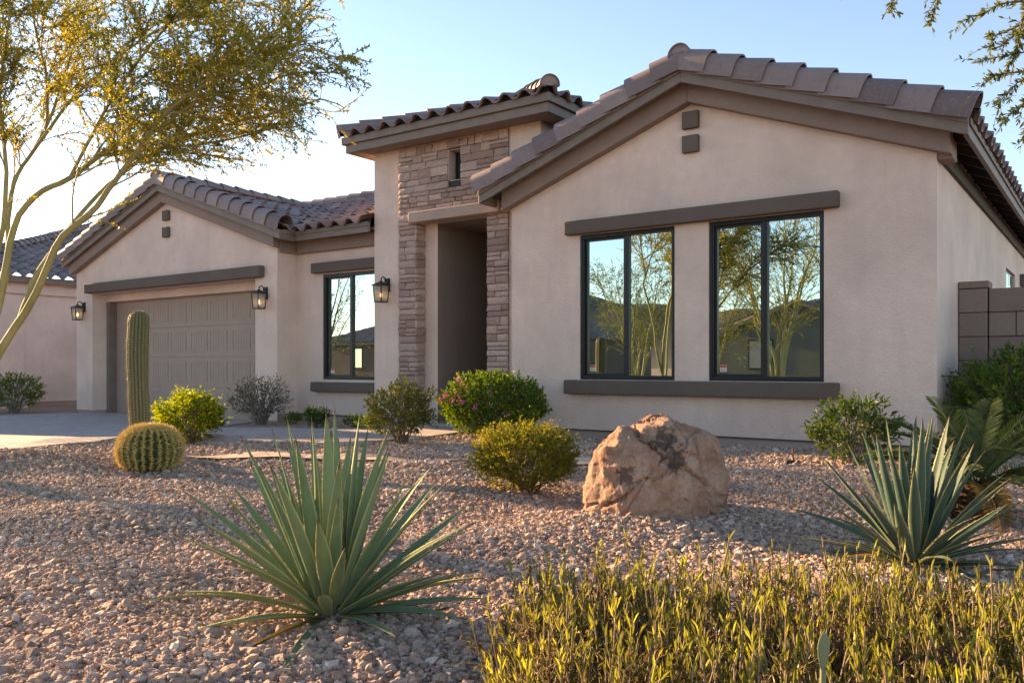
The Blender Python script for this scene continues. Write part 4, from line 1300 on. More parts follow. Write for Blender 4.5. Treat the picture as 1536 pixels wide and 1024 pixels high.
# ---------------------------------------------------------------- shrubs
def shrub(name, label, cat, loc, rx, h, leafm, stemm, n_spr=420, spr_len=(.07, .13), leaf=(.03, .012), per=10, lump=.22, rmin=.45, flat=1.0, base=.12, stems=26, flowers=None, up=.55, group=None, spiky=0.0, ry=None, bushy=1.0):
    x, y = loc; z = gz(x, y)
    ry = ry or rx
    root = thing(name, label, cat, (x, y, z), group)
    cz = h * .5
    d = rand_unit(n_spr)
    d[:, 2] = np.abs(d[:, 2]) * 1.0 - (rng.random(n_spr) < .42) * np.abs(d[:, 2]) * 1.55
    d = nrm(d)
    ph = rng.random(3) * 20
    ls = np.array([noise.noise(Vector((a[0] * 2.1 + ph[0], a[1] * 2.1 + ph[1], a[2] * 2.1 + ph[2]))) + .5 * noise.noise(Vector((a[0] * 5 + ph[0], a[1] * 5 + ph[1], a[2] * 5))) for a in d])
    rr = (rmin + (1 - rmin) * rng.random(n_spr) ** .45) * (1 + lump * ls)
    P = np.stack([d[:, 0] * rx * rr, d[:, 1] * ry * rr, cz + d[:, 2] * (h * .5) * rr * flat], -1)
    low = np.clip(P[:, 2] / (h * .35), 0, 1)
    P[:, :2] *= (.72 + .28 * low)[:, None]
    P[:, 2] = np.maximum(P[:, 2], base * h)
    P += np.array([x, y, z])
    D = nrm(d * np.array([1, 1, .8]) + np.array([0, 0, up]) + rng.normal(size=(n_spr, 3)) * .35)
    Ls = rng.uniform(*spr_len, n_spr) * (1 + spiky * (rng.random(n_spr) < .15) * 2)
    lf, st = Batch(), Batch()
    u = rng.random((n_spr, per)) ** .8
    pos = P[:, None, :] + D[:, None, :] * (u * Ls[:, None])[..., None] - D[:, None, :] * (Ls * .35)[:, None, None]
    dd = D[:, None, :] * (.35 + .6 * u[..., None]) + rand_unit(n_spr * per).reshape(n_spr, per, 3) * .75
    sc = rng.uniform(.65, 1.25, n_spr * per)
    leaves(lf, pos.reshape(-1, 3), dd.reshape(-1, 3), leaf[0] * sc, leaf[1] * sc)
    for k in range(stems):
        q = P[rng.integers(n_spr)]
        b = np.array([x, y, z]) + np.array([rng.normal(0, rx * .10), rng.normal(0, rx * .10), -.02])
        mid = b * .5 + q * .5 + np.array([0, 0, h * .08]) + rng.normal(size=3) * rx * .06
        C = smoothpath([b, mid, q], 8)
        V, F = tube_arr(C, np.linspace(.007, .0018, 8) * (rx / .35), 5)
        st.add(V, F)
    for k in range(n_spr // 4):
        q = rng.integers(n_spr)
        a = P[q] - D[q] * Ls[q] * .6 + (np.array([x, y, z + h * .3]) - P[q]) * .25
        V, F = tube_arr(np.array([a, P[q], P[q] + D[q] * Ls[q] * .5]), np.array([.003, .002, .001]) * (rx / .35), 4)
        st.add(V, F)
    st.make('stems', stemm, root, smooth=True)
    lf.make('foliage', leafm, root)
    if flowers:
        m_, n_f, zone, size = flowers
        fb = Batch()
        ok = np.array([zone(q - np.array([x, y, z])) for q in P])
        idx = np.flatnonzero(ok)
        if len(idx):
            for ci in rng.choice(idx, min(n_f // 4, len(idx)), replace=False):
                fb = Batch(); cc = P[[ci] * 4] + D[[ci] * 4] * Ls[ci] * .95 + rng.normal(size=(4, 3)) * .018
                for j in range(5):
                    leaves(fb, cc, D[[ci] * 4] * .5 + rand_unit(4) * .9, size, size * .7)
                fb.make('flower_cluster', m_, root)
        if 0:
            c = P[idx] + D[idx] * (Ls[idx] * .75)[:, None] + rng.normal(size=(n_f, 3)) * .012
            for j in range(5):
                leaves(fb, c, D[idx] * .5 + rand_unit(n_f) * .9, size, size * .7)
            fb.make('flowers', m_, root)
    return root

M['twig'] = m_bark('shrub_stem', (.09, .065, .045), (.2, .15, .11), 40)
M['twig_grey'] = m_bark('grey_stem', (.16, .135, .11), (.3, .26, .215), 40)
M['lf_bright'] = m_leaf('bright_leaf', [(0, (.05, .085, .008)), (.35, (.11, .165, .010)), (.65, (.22, .28, .015)), (1, (.40, .40, .03))], .55, .45, (1.6, 1.45, .35), clump=6)
M['lf_grey'] = m_leaf('grey_leaf', [(0, (.075, .075, .05)), (.5, (.13, .125, .085)), (1, (.20, .185, .13))], .25, .6, (1.2, 1.15, .8), clump=5)
M['lf_red'] = m_leaf('reddish_leaf', [(0, (.05, .075, .02)), (.5, (.095, .14, .032)), (.76, (.15, .18, .04)), (.9, (.26, .17, .07)), (1, (.33, .14, .08))], .35, .45, (1.5, 1.2, .6), clump=6)
M['lf_deep'] = m_leaf('deep_green_leaf', [(0, (.035, .065, .01)), (.4, (.075, .135, .016)), (.75, (.14, .215, .024)), (1, (.23, .29, .04))], .38, .4, (1.5, 1.45, .4), clump=5)
M['lf_olive'] = m_leaf('olive_leaf', [(0, (.06, .08, .014)), (.4, (.12, .15, .022)), (.7, (.21, .225, .03)), (.9, (.32, .26, .05)), (1, (.40, .24, .10))], .5, .5, (1.5, 1.3, .45), clump=7)
M['lf_mid'] = m_leaf('mid_green_leaf', [(0, (.035, .065, .018)), (.5, (.07, .115, .026)), (1, (.13, .175, .045))], .35, .4, (1.4, 1.4, .5), clump=5)
M['pink'] = m_leaf('pink_petal', [(0, (.38, .09, .17)), (.5, (.50, .16, .25)), (1, (.58, .28, .36))], .35, .5, (1.2, 1, 1))

shrub('bright_shrub', 'bright yellow green rounded bush glowing in the sun behind the barrel cactus', 'shrub', (-8.67, 5.74), .36, .55, M['lf_bright'], M['twig'], 800, (.06, .12), (.032, .012), 13, .24, .45, spiky=.7)
shrub('sparse_shrub', 'sparse grey green twiggy bush beside the garage corner', 'shrub', (-10.5, 8.15), .42, .72, M['lf_grey'], M['twig_grey'], 420, (.08, .16), (.028, .014), 8, .3, .35, stems=60, base=.28, up=.7)
shrub('red_tipped_shrub', 'upright leafy bush with reddish tips in front of the stone entry', 'shrub', (-6.4, 6.85), .34, .66, M['lf_red'], M['twig'], 520, (.07, .13), (.036, .015), 10, .36, .4, stems=34, base=.2)
def pinkzone(q):
    lf_, fr_ = -.81 * q[0] - .58 * q[1], .58 * q[0] - .81 * q[1]
    return lf_ > .12 and fr_ > .12 and .36 < q[2] < .74 and math.hypot(q[0], q[1]) > .40
shrub('flowering_shrub', 'large clipped deep green bush with a few pink flowers by the entry', 'shrub', (-5.98, 7.95), .60, .76, M['lf_deep'], M['twig'], 1700, (.06, .12), (.036, .015), 12, .16, .55, flowers=(M['pink'], 48, pinkzone, .026))
shrub('low_shrub', 'low golden green mound shrub left of the boulder', 'shrub', (-3.2, 4.62), .335, .43, M['lf_olive'], M['twig'], 1500, (.05, .09), (.020, .0065), 14, .22, .45, stems=40, up=.7, spiky=.4)
shrub('wall_shrub', 'open green bush against the wall right of the sill', 'shrub', (-1.86, 7.66), .34, .54, M['lf_mid'], M['twig_grey'], 260, (.09, .15), (.056, .018), 9, .28, .4, stems=44, base=.12, up=.75)
shrub('corner_shrub', 'tall dense green hedge bush in front of the block wall', 'shrub', (-.62, 9.35), .74, 1.02, M['lf_deep'], M['twig'], 1100, (.10, .18), (.042, .016), 11, .2, .45, up=.6, spiky=.3)
shrub('small_plant', 'small spiky green plant under the recessed window, left of its two neighbours', 'plant', (-9.02, 7.95), .16, .24, M['lf_mid'], M['twig'], 90, (.08, .13), (.07, .009), 9, .2, .2, stems=8, up=1.2)
shrub('small_plant', 'low dark green plant in the bed under the recessed window, middle one', 'plant', (-8.45, 8.2), .22, .17, M['lf_deep'], M['twig'], 120, (.05, .08), (.03, .012), 9, .2, .3, stems=8)
shrub('small_plant', 'low dark plant at the foot of the tower pier', 'plant', (-7.95, 7.95), .18, .20, M['lf_deep'], M['twig'], 110, (.05, .08), (.03, .012), 9, .2, .3, stems=8)
shrub('small_plant', 'tiny dark green plant near the garage side corner', 'plant', (-9.95, 8.3), .15, .15, M['lf_deep'], M['twig'], 80, (.05, .08), (.028, .012), 9, .2, .3, stems=8)
shrub('far_shrub', 'dark leafy shrub by the screen wall of the neighbouring house', 'shrub', (-18.2, 8.05), .52, .78, M['lf_deep'], M['twig_grey'], 420, (.1, .18), (.045, .019), 9, .25, .4, stems=40, base=.2)

# ---------------------------------------------------------------- agaves
def m_agave(name, c1, c2, c3):
    t = NT(name)
    e = t.attr('edge'); al = t.attr('along'); r = t.attr('rnd')
    mp = t.n('Mapping', i_Vector=t.pos()); mp.inputs['Scale'].default_value = (1, 1, 1)
    nz = t.noise(16, 4, .6).outputs[0]
    c = t.mix(r, c1, c2)
    c = t.mix(t.math('MULTIPLY', t.ramp(nz, [(.35, 0), (.7, 1)]), .4), c, tuple(x * 1.25 for x in c2))
    c = t.mix(t.math('MULTIPLY', t.ramp(al, [(.0, 1), (.22, 0)]), .45), c, (.26, .27, .13))
    c = t.mix(t.ramp(e, [(.86, 0), (.97, .9)]), c, c3)
    c = t.mix(t.ramp(al, [(.925, 0), (.975, 1)]), c, (.10, .045, .02))
    return t.end(t.bsdf(c, t.math('MULTIPLY_ADD', nz, .2, .50), t.bump(t.noise(30, 3).outputs[0], .15, .01), .22))
M['agave1'] = m_agave('agave_green', (.09, .155, .085), (.15, .215, .11), (.42, .38, .14))
M['agave2'] = m_agave('agave_blue', (.035, .075, .058), (.055, .10, .075), (.30, .29, .12))

def agave(name, label, x, y, n, Lin, Lout, W, mat, seed, lean=(0, 0), emax=88, emin=3, pw=1.15, teeth=True, dry=6):
    lr = np.random.default_rng(seed)
    z = gz(x, y)
    root = thing(name, label, 'agave', (x, y, z))
    bt = Batch(); tt = Batch(); dead = Batch()
    S_ = np.array([-1, -.8, -.4, 0, .4, .8, 1.0])
    for i in range(n):
        f = (i + .5) / n                      # 0 inner, 1 outer
        az = i * 2.39996 + lr.normal(0, .12)
        el = rad(emax - (emax - emin) * f ** pw + lr.normal(0, 3.0))
        L = (Lin + (Lout - Lin) * f ** 1.3) * lr.uniform(.86, 1.06)
        w0 = W * lr.uniform(.85, 1.1) * (1 - .22 * f)
        hd = np.array([math.cos(az), math.sin(az), 0])
        up = np.array([0, 0, 1.0])
        nt_ = 16
        t = np.linspace(0, 1, nt_)
        bend = lr.normal(.05, .07) + (.10 if f > .7 else 0)
        pts = [np.array([x, y, z + .008 + .06 * (1 - f)]) + hd * (.048 + .022 * f)]
        e = el + .10
        twist = lr.normal(0, .05)
        for k in range(1, nt_):
            d = hd * math.cos(e) + up * math.sin(e) + np.cross(up, hd) * twist
            d = d + np.array([lean[0], lean[1], 0]) * .3
            pts.append(pts[-1] + nrm(d) * L / (nt_ - 1))
            e -= bend / nt_ * 2
        P = np.array(pts)
        T = nrm(np.gradient(P, axis=0))
        side = nrm(np.cross(T, up + hd * -.3)); nn = nrm(np.cross(side, T))
        prof = np.interp(t, [0, .06, .18, .4, .6, .8, .93, 1], [.72, .70, .74, .98, 1.0 * .86, .5, .2, .012])
        wid = w0 * prof * .5
        roll = lr.normal(0, .25)
        s2 = side * math.cos(roll) + nn * math.sin(roll); n2 = nn * math.cos(roll) - side * math.sin(roll)
        gut = .42 - .15 * t
        top = P[:, None, :] + s2[:, None, :] * (S_[None, :, None] * wid[:, None, None]) + n2[:, None, :] * ((S_ ** 2)[None, :, None] * (wid * gut)[:, None, None])
        th = (.30 * wid * (1.15 - t) + .0012)
        bot = P[:, None, :] + s2[:, None, :] * (S_[None, :, None] * wid[:, None, None] * .98) + n2[:, None, :] * ((S_ ** 2)[None, :, None] * (wid * gut)[:, None, None] - ((1 - S_ ** 2) ** .6)[None, :, None] * th[:, None, None] - .0006)
        m_ = len(S_)
        a = np.arange(nt_ - 1)[:, None] * m_ + np.arange(m_ - 1)[None, :]
        F1 = np.stack([a, a + 1, a + 1 + m_, a + m_], -1).reshape(-1, 4)
        off = nt_ * m_
        F2 = F1[:, ::-1] + off
        k_ = np.arange(nt_ - 1) * m_
        F3 = np.stack([k_, k_ + m_, k_ + m_ + off, k_ + off], -1); k2 = k_ + m_ - 1
        F4 = np.stack([k2, k2 + off, k2 + m_ + off, k2 + m_], -1)
        V = np.concatenate([top.reshape(-1, 3), bot.reshape(-1, 3)])
        ed = np.tile(np.tile(np.abs(S_), nt_), 2); al = np.tile(np.repeat(t, m_), 2)
        bt.add(V, np.concatenate([F1, F2, F3, F4]), edge=ed, along=al, rnd=lr.random())
        if teeth:
            for sgn in (0, m_ - 1):
                kk = lr.uniform(.12, .9, int(26)) * (nt_ - 1)
                ki = kk.astype(int); fr = (kk - ki)[:, None]
                b = top[ki, sgn] * (1 - fr) + top[np.minimum(ki + 1, nt_ - 1), sgn] * fr
                dv = (1 if sgn else -1) * s2[ki]
                Vt = np.stack([b - T[ki] * .003, b + dv * .0045 + T[ki] * .002, b + T[ki] * .003], 1).reshape(-1, 3)
                tt.add(Vt, np.arange(len(kk))[:, None] * 3 + np.array([[0, 1, 2]]))
    if dry:
        db = Batch()
        for q in range(dry):
            az = lr.uniform(0, 2 * PI); L = lr.uniform(.22, .36); n_ = 10
            hd = np.array([math.cos(az), math.sin(az), 0]); sd_ = np.array([-hd[1], hd[0], 0])
            t = np.linspace(0, 1, n_)
            Pd = np.array([x, y, z]) + hd * (.05 + L * t)[:, None] + sd_ * (lr.normal(0, .05) * t ** 2)[:, None] + np.array([0, 0, 1]) * (.018 + .02 * np.sin(t * 3 + q) * t)[:, None]
            wd = W * .34 * np.interp(t, [0, .3, 1], [.9, 1, .05])
            Vd = np.stack([Pd - sd_ * wd[:, None] + [0, 0, .008], Pd, Pd + sd_ * wd[:, None] + [0, 0, .006]], 1).reshape(-1, 3)
            k_ = np.arange(n_ - 1)[:, None] * 3 + np.arange(2)[None, :]
            db.add(Vd, np.stack([k_, k_ + 1, k_ + 4, k_ + 3], -1).reshape(-1, 4), rnd=lr.random())
        db.make('dry_leaves', M['frond_dry'], root, smooth=True)
    bt.make('leaves', mat, root, smooth=True)
    if teeth:
        tt.make('marginal_teeth', M['tooth'], root)
    g = Geo()
    g.tube([(x, y, z - .03), (x, y, z + .03), (x, y, z + .10)], [.04, .04, .012], 10); g.make('heart', M['twig'], root)
    return root
M['frond_dry'] = m_leaf('dry_frond', [(0, (.13, .1, .035)), (.5, (.2, .15, .05)), (1, (.3, .21, .09))], .35, .5, (1.4, 1.2, .6))
M['tooth'] = m_plain('agave_tooth', (.26, .20, .10), .6)
agave('agave', 'big green agave with upright sword leaves in the left foreground', -2.12, 1.93, 66, .60, .52, .053, M['agave1'], 4, emax=85, emin=2, pw=.98)
agave('agave', 'blue green agave beside the sago palm on the right', -.70, 3.92, 54, .60, .40, .054, M['agave2'], 12, emax=86, emin=0, pw=1.05)

# ---------------------------------------------------------------- cacti
def ribbed(bt, x, y, z, prof, nr, depth, per=8, twist=0, wob=None):
    """prof: list of (height, radius)"""
    prof = np.array(prof); n = nr * per
    th = np.linspace(0, 2 * PI, n, endpoint=False)
    rib = np.abs(np.cos(th * nr / 2)) ** .75
    k = len(prof)
    rad_ = prof[:, 1][:, None] * (1 - depth * (1 - rib)[None, :])
    tt = th[None, :] + twist * prof[:, 0][:, None]
    wx = np.zeros(k) if wob is None else wob[0]; wy = np.zeros(k) if wob is None else wob[1]
    V = np.stack([x + wx[:, None] + rad_ * np.cos(tt), y + wy[:, None] + rad_ * np.sin(tt), z + np.repeat(prof[:, 0][:, None], n, 1)], -1)
    i = np.arange(k - 1)[:, None] * n; j = np.arange(n)[None, :]
    F = np.stack([i + j, i + (j + 1) % n, i + n + (j + 1) % n, i + n + j], -1).reshape(-1, 4)
    bt.add(V.reshape(-1, 3), F, rnd=np.tile(rib, k))

def spines(sp, base, nrm_, per, L, w, spread=.9, lr=rng):
    N = len(base)
    d = nrm(nrm_[:, None, :] * 1.0 + rng.normal(size=(N, per, 3)) * spread).reshape(-1, 3)
    b = np.repeat(base, per, 0)
    l = rng.uniform(.6, 1.15, len(b))[:, None] * L
    s = nrm(np.cross(d, rng.normal(size=d.shape)))
    s2 = np.cross(d, s)
    V = np.stack([b + s * w, b - s * w * .5 + s2 * w * .86, b - s * w * .5 - s2 * w * .86, b + d * l], 1).reshape(-1, 3)
    q = np.arange(len(b))[:, None] * 4
    F = np.concatenate([q + np.array([[0, 1, 3]]), q + np.array([[1, 2, 3]]), q + np.array([[2, 0, 3]])])
    sp.add(V, F)

def m_cactus(name, c1, c2):
    t = NT(name)
    r = t.attr('rnd')
    nz = t.noise(18, 4).outputs[0]
    c = t.mix(t.ramp(r, [(.1, 0), (.9, 1)]), c1, c2)
    c = t.mix(t.math('MULTIPLY', t.ramp(nz, [(.4, 0), (.75, 1)]), .35), c, tuple(x * 1.3 for x in c2))
    return t.end(t.bsdf(c, .55, t.bump(t.noise(70, 3).outputs[0], .2, .004), .35))
M['cactus'] = m_cactus('barrel_skin', (.02, .036, .012), (.05, .08, .022))
M['saguaro'] = m_cactus('saguaro_skin', (.042, .054, .027), (.115, .125, .062))
def m_spine(name, c, tr=.35):
    t = NT(name)
    b = t.bsdf(c, .45, None, .3)
    x = t.n('BsdfTranslucent'); x.inputs[0].default_value = (*c, 1)
    mx = t.n('MixShader'); mx.inputs[0].default_value = tr
    t.nt.links.new(b, mx.inputs[1]); t.nt.links.new(x.outputs[0], mx.inputs[2])
    return t.end(mx.outputs[0])
M['spine'] = m_spine('golden_spine', (.72, .58, .24))
M['spine2'] = m_spine('tan_spine', (.5, .4, .22), .5)

x, y = -6.50, 3.94; z = gz(x, y)
bc = thing('barrel_cactus', 'golden barrel cactus, round and spiny, in the gravel beside the driveway', 'cactus', (x, y, z))
Rb, Hb, nb_ = .248, .385, 25
ph = np.linspace(-.95, PI / 2 - .02, 34)
prof = [(Hb * (.5 + .5 * math.sin(p) / 1.0) - .035, Rb * max(.02, math.cos(p)) ** .72) for p in ph]
bt = Batch(); ribbed(bt, x, y, z, prof, nb_, .19, 8)
bt.make('body', M['cactus'], bc, smooth=True)
sp = Batch()
bs, ns = [], []
for k in range(nb_):
    th = 2 * PI * k / nb_
    for p in np.linspace(-.75, 1.50, 22):
        hh = Hb * (.5 + .5 * math.sin(p)) - .035; rr = Rb * max(.02, math.cos(p)) ** .72
        bs.append((x + rr * math.cos(th), y + rr * math.sin(th), z + hh)); ns.append((math.cos(p) * math.cos(th), math.cos(p) * math.sin(th), math.sin(p) * 1.1))
spines(sp, np.array(bs), nrm(np.array(ns)), 12, .044, .0026, .75)
sp.make('spines', M['spine'], bc)
sp = Batch()
a = rng.uniform(0, 2 * PI, 420); q = np.sqrt(rng.random(420)) * .11
bs = np.stack([x + q * np.cos(a), y + q * np.sin(a), np.full(420, z + Hb - .045)], -1)
spines(sp, bs, nrm(np.stack([np.cos(a) * q * 6, np.sin(a) * q * 6, np.ones(420)], -1)), 4, .042, .0017, .5)
sp.make('crown_spines', M['spine'], bc)

x, y = -7.55, 4.46; z = gz(x, y)
sg_ = thing('saguaro_cactus', 'single tall columnar ribbed saguaro in front of the garage door', 'cactus', (x, y, z))
HS = 1.385
hs = np.concatenate([np.linspace(-.02, HS - .09, 30), HS - .09 + .09 * np.sin(np.linspace(.12, PI / 2, 10))])
def srad(h):
    if h > HS - .09:
        return .094 * math.sqrt(max(.002, 1 - ((h - HS + .09) / .09) ** 2))
    return float(np.interp(h, [0, .3, .55, .68, .8, 1.1, 1.3], [.082, .088, .095, .089, .094, .097, .094]))
prof = [(h, srad(h)) for h in hs]
wob = (.008 * np.sin(hs * 4 + 1), .006 * np.sin(hs * 5))
ns_ = 17
bt = Batch(); ribbed(bt, x, y, z, prof, ns_, .17, 8, 0, wob)
bt.make('body', M['saguaro'], sg_, smooth=True)
bs, ns = [], []
for k in range(ns_):
    th = 2 * PI * k / ns_
    for h in np.arange(.02, HS - .004, .026):
        rr = srad(h) * 1.0
        bs.append((x + rr * math.cos(th) + .008 * math.sin(h * 4 + 1), y + rr * math.sin(th) + .006 * math.sin(h * 5), z + h)); ns.append((math.cos(th), math.sin(th), 0 if h < HS - .08 else .8))
sp = Batch(); spines(sp, np.array(bs), nrm(np.array(ns)), 7, .024, .0010, .9)
sp.make('spines', M['spine2'], sg_)

# ---------------------------------------------------------------- boulder
def boulder():
    import bmesh
    cx, cy = -2.12, 4.32; z = gz(cx, cy)
    bm = bmesh.new(); bmesh.ops.create_icosphere(bm, subdivisions=6, radius=1)
    D = np.array([v.co[:] for v in bm.verts]); F = np.array([[v.index for v in f.verts] for f in bm.faces]); bm.free()
    # planes in the boulder's own axes: a along its length, b up, c towards the yard
    a = np.array([math.cos(_TH), math.sin(_TH), 0]); b = np.array([0, 0, 1.0]); c = np.array([math.sin(_TH), -math.cos(_TH), 0])
    def hull(pl, ctr, e=40):
        loc = np.stack([D @ a, D @ b, D @ c], -1)
        inv = np.zeros(len(D))
        for n, h in pl:
            n = np.array(n, float); n /= np.linalg.norm(n)
            inv += (np.maximum(loc @ n, 1e-4) / (h - n @ np.array(ctr))) ** e
        return inv ** (-1 / e)
    # main block, and a lower lobe leaning against its left front; radial union from a shared centre
    main = [((-.90, .42, .1), .20), ((-.30, .95, .1), .295), ((.36, .93, .05), .335), ((.80, .58, .1), .415), ((.97, .15, .15), .40), ((.93, -.3, .2), .41), ((0, -1, 0), .26),
            ((.1, .62, .78), .31), ((-.42, .35, .83), .215), ((.52, .28, .80), .32), ((.25, -.1, .96), .285), ((-.1, .45, -.88), .30), ((-.7, .1, -.7), .25), ((.6, 0, -.8), .33)]
    lobe = [((-.94, .35, 0), .37), ((-.62, .78, .1), .34), ((.2, .96, .2), .235), ((.75, .5, .43), .245), ((.85, -.1, .5), .30), ((0, -1, 0), .26),
            ((-.1, .55, .83), .30), ((-.48, .1, .87), .345), ((.15, -.1, .98), .335), ((-.80, .05, .6), .36), ((-.3, .2, -.93), .12), ((-.92, .1, -.4), .34)]
    r = np.maximum(hull(main, (0, 0, 0)), hull(lobe, (0, 0, 0)))
    P = D * r[:, None]
    lr = np.random.default_rng(33)
    for kk in range(300):
        i0 = lr.integers(len(P)); n = nrm(nrm(P[i0]) + lr.normal(size=3) * .45)
        s_ = P @ n; d0 = np.linalg.norm(P - P[i0], axis=1)
        big_ = kk < 50
        near = d0 < (lr.uniform(.14, .26) if big_ else lr.uniform(.04, .11))
        hh = s_[near].max() - (lr.uniform(.012, .032) if big_ else lr.uniform(.003, .010))
        P = P - (np.maximum(0, s_ - hh) * near)[:, None] * n * .9
    def fb(p, s, o, oct_=4):
        v = 0; am = 1
        for i in range(oct_):
            v += am * noise.noise(Vector((p[0] * s + o, p[1] * s - o, p[2] * s + 2 * o))); s *= 2.1; am *= .5
        return v
    L3 = np.stack([P @ a, P @ b, P @ c], -1)
    cracks = [((.75, -.45, .1), -.05, 4.0), ((.55, .75, .2), .16, 5.0), ((-.55, .75, .15), .10, 6.0), ((.9, .2, -.2), .17, 5.0)]
    disp = np.zeros(len(P))
    for i, p in enumerate(P):
        d = fb(p, 5, 3.7, 2) * .007 + fb(p, 18, 8.1, 5) * .008 - abs(noise.noise(Vector((p[0] * 11 + 3, p[1] * 11, p[2] * 15)))) * .016
        for n, h, s in cracks:
            q = (L3[i] @ nrm(np.array(n)) - h + .035 * noise.noise(Vector(p * s)) + .012 * noise.noise(Vector(p * s * 4))) / .007
            d -= .034 * math.exp(-q * q) * (.4 + .6 * max(0, min(1, .5 + 1.5 * noise.noise(Vector(p * 4 + nrm(np.array(n)) * 5)))))
        disp[i] = d
    P = P + D * disp[:, None] + np.array([cx, cy, z + .215])
    t = NT('boulder_rock')
    p = t.pos()
    n1 = t.noise(3.2, 6, .65, p, .6).outputs[0]; n2 = t.noise(12, 6, .7, p).outputs[0]; n3 = t.noise(60, 5, .75, p).outputs[0]
    col = t.ramp(n1, [(.28, (.13, .066, .042)), (.42, (.26, .145, .094)), (.55, (.34, .215, .15)), (.7, (.45, .325, .24))])
    col = t.mix(t.math('MULTIPLY', t.ramp(n2, [(.45, 0), (.65, 1)]), .55), col, (.44, .33, .245))
    col = t.mix(t.math('MULTIPLY', t.ramp(n3, [(.35, 1), (.52, 0)]), .5), col, (.19, .12, .085))
    # dark desert varnish patches
    def patch(cc, rr):
        v = t.n('VectorMath', operation='DISTANCE', i_0=p); v.inputs[1].default_value = cc
        d = t.math('DIVIDE', v.outputs['Value'], rr)
        d = t.math('ADD', d, t.math('MULTIPLY_ADD', t.noise(26, 5, .7, p).outputs[0], 2.2, -1.1))
        return t.ramp(d, [(.7, 1), (.85, 0)])
    def wp(px, py, dep):
        return tuple(a * px + b * py + c * dep)
    m1 = patch(wp(.03, .46, .25), .135); m2 = patch(wp(.08, .35, .30), .10); m3 = patch(wp(-.20, .26, .30), .08)
    mk = t.math('MAXIMUM', t.math('MAXIMUM', m1, m2), m3)
    col = t.mix(t.math('MULTIPLY', mk, .75), col, (.045, .035, .03))
    h = t.math('ADD', t.math('MULTIPLY', n2, .8), t.math('MULTIPLY', n3, .5))
    m = t.end(t.bsdf(col, .9, t.bump(h, .75, .02), .2))
    o = build('boulder', P, F, m, None, origin=(cx, cy, z), smooth=False)
    tag(o, 'large tan boulder with dark weathered patches on the gravel', 'boulder')
boulder()

# ---------------------------------------------------------------- sago palm
def sago():
    x, y = -.66, 5.47; z = gz(x, y)
    root = thing('sago_palm', 'sago palm with a shaggy trunk and arching feathery fronds on the right', 'palm', (x, y, z))
    tb = Batch()
    C = np.array([(x, y, z - .03), (x, y, z + .05), (x + .003, y, z + .14), (x + .006, y, z + .22)])
    V, F = tube_arr(C, np.array([.09, .105, .095, .06]), 14); tb.add(V, F, rnd=.2)
    N = 260
    h = rng.random(N) * .22; a = rng.uniform(0, 2 * PI, N)
    rr = np.interp(h, [0, .05, .14, .22], [.09, .105, .095, .06]) - .01
    pos = np.stack([x + rr * np.cos(a), y + rr * np.sin(a), z + h], -1)
    d = np.stack([np.cos(a), np.sin(a), np.full(N, .55)], -1) + rng.normal(size=(N, 3)) * .2
    leaves(tb, pos, d, rng.uniform(.04, .075, N), .026, nref=np.stack([np.cos(a), np.sin(a), np.zeros(N)], -1) * 3)
    tb.make('trunk', M['palm_trunk'], root)
    nf = 24
    for k in range(nf):
        az = k * 2.39996 + rng.normal(0, .1); f = k / nf
        el = rad(80 - 68 * f ** .9 + rng.normal(0, 4)); L = rng.uniform(.60, .76) * (1 - .1 * f)
        hd = np.array([math.cos(az), math.sin(az), 0]); P = [np.array([x, y, z + .20]) + hd * .03]
        e = el; n = 22
        for i in range(1, n):
            P.append(P[-1] + (hd * math.cos(e) + np.array([0, 0, math.sin(e)])) * L / (n - 1))
            e -= (.9 + .25 * f) / n
        P = np.array(P); T = nrm(np.gradient(P, axis=0))
        side = nrm(np.cross(T, np.array([0, 0, 1.0]))); up = np.cross(side, T)
        fb = Batch()
        V, F = tube_arr(P, np.linspace(.006, .002, n), 5); fb.add(V, F, rnd=.8)
        for s in (-1, 1):
            u = np.linspace(.10, .995, 62); q = u * (n - 1 - 1e-6); i = q.astype(int); fr = (q - i)[:, None]
            pos = P[i] * (1 - fr) + P[i + 1] * fr
            ln = .125 * np.sin(np.clip(u * 1.02, 0, 1) * PI) ** .45 * (1 - .15 * u)
            d = side[i] * s * 1.0 + T[i] * (.45 + .5 * u)[:, None] + up[i] * .38 + rng.normal(size=(62, 3)) * .05
            leaves(fb, pos, d, ln, .0048, fold=.3, nref=up[i] * 6)
        dead = (k >= nf - 3)
        fb.make('frond', M['frond_dry'] if dead else M['frond'], root)
M['palm_trunk'] = m_leaf('palm_leaf_base', [(0, (.05, .032, .02)), (.5, (.11, .07, .042)), (1, (.2, .135, .08))], .0, .9)
M['frond'] = m_leaf('sago_frond', [(0, (.045, .08, .03)), (.5, (.08, .13, .045)), (.85, (.12, .16, .04)), (1, (.24, .2, .05))], .3, .5, (1.5, 1.4, .4), .4, 3)
sago()

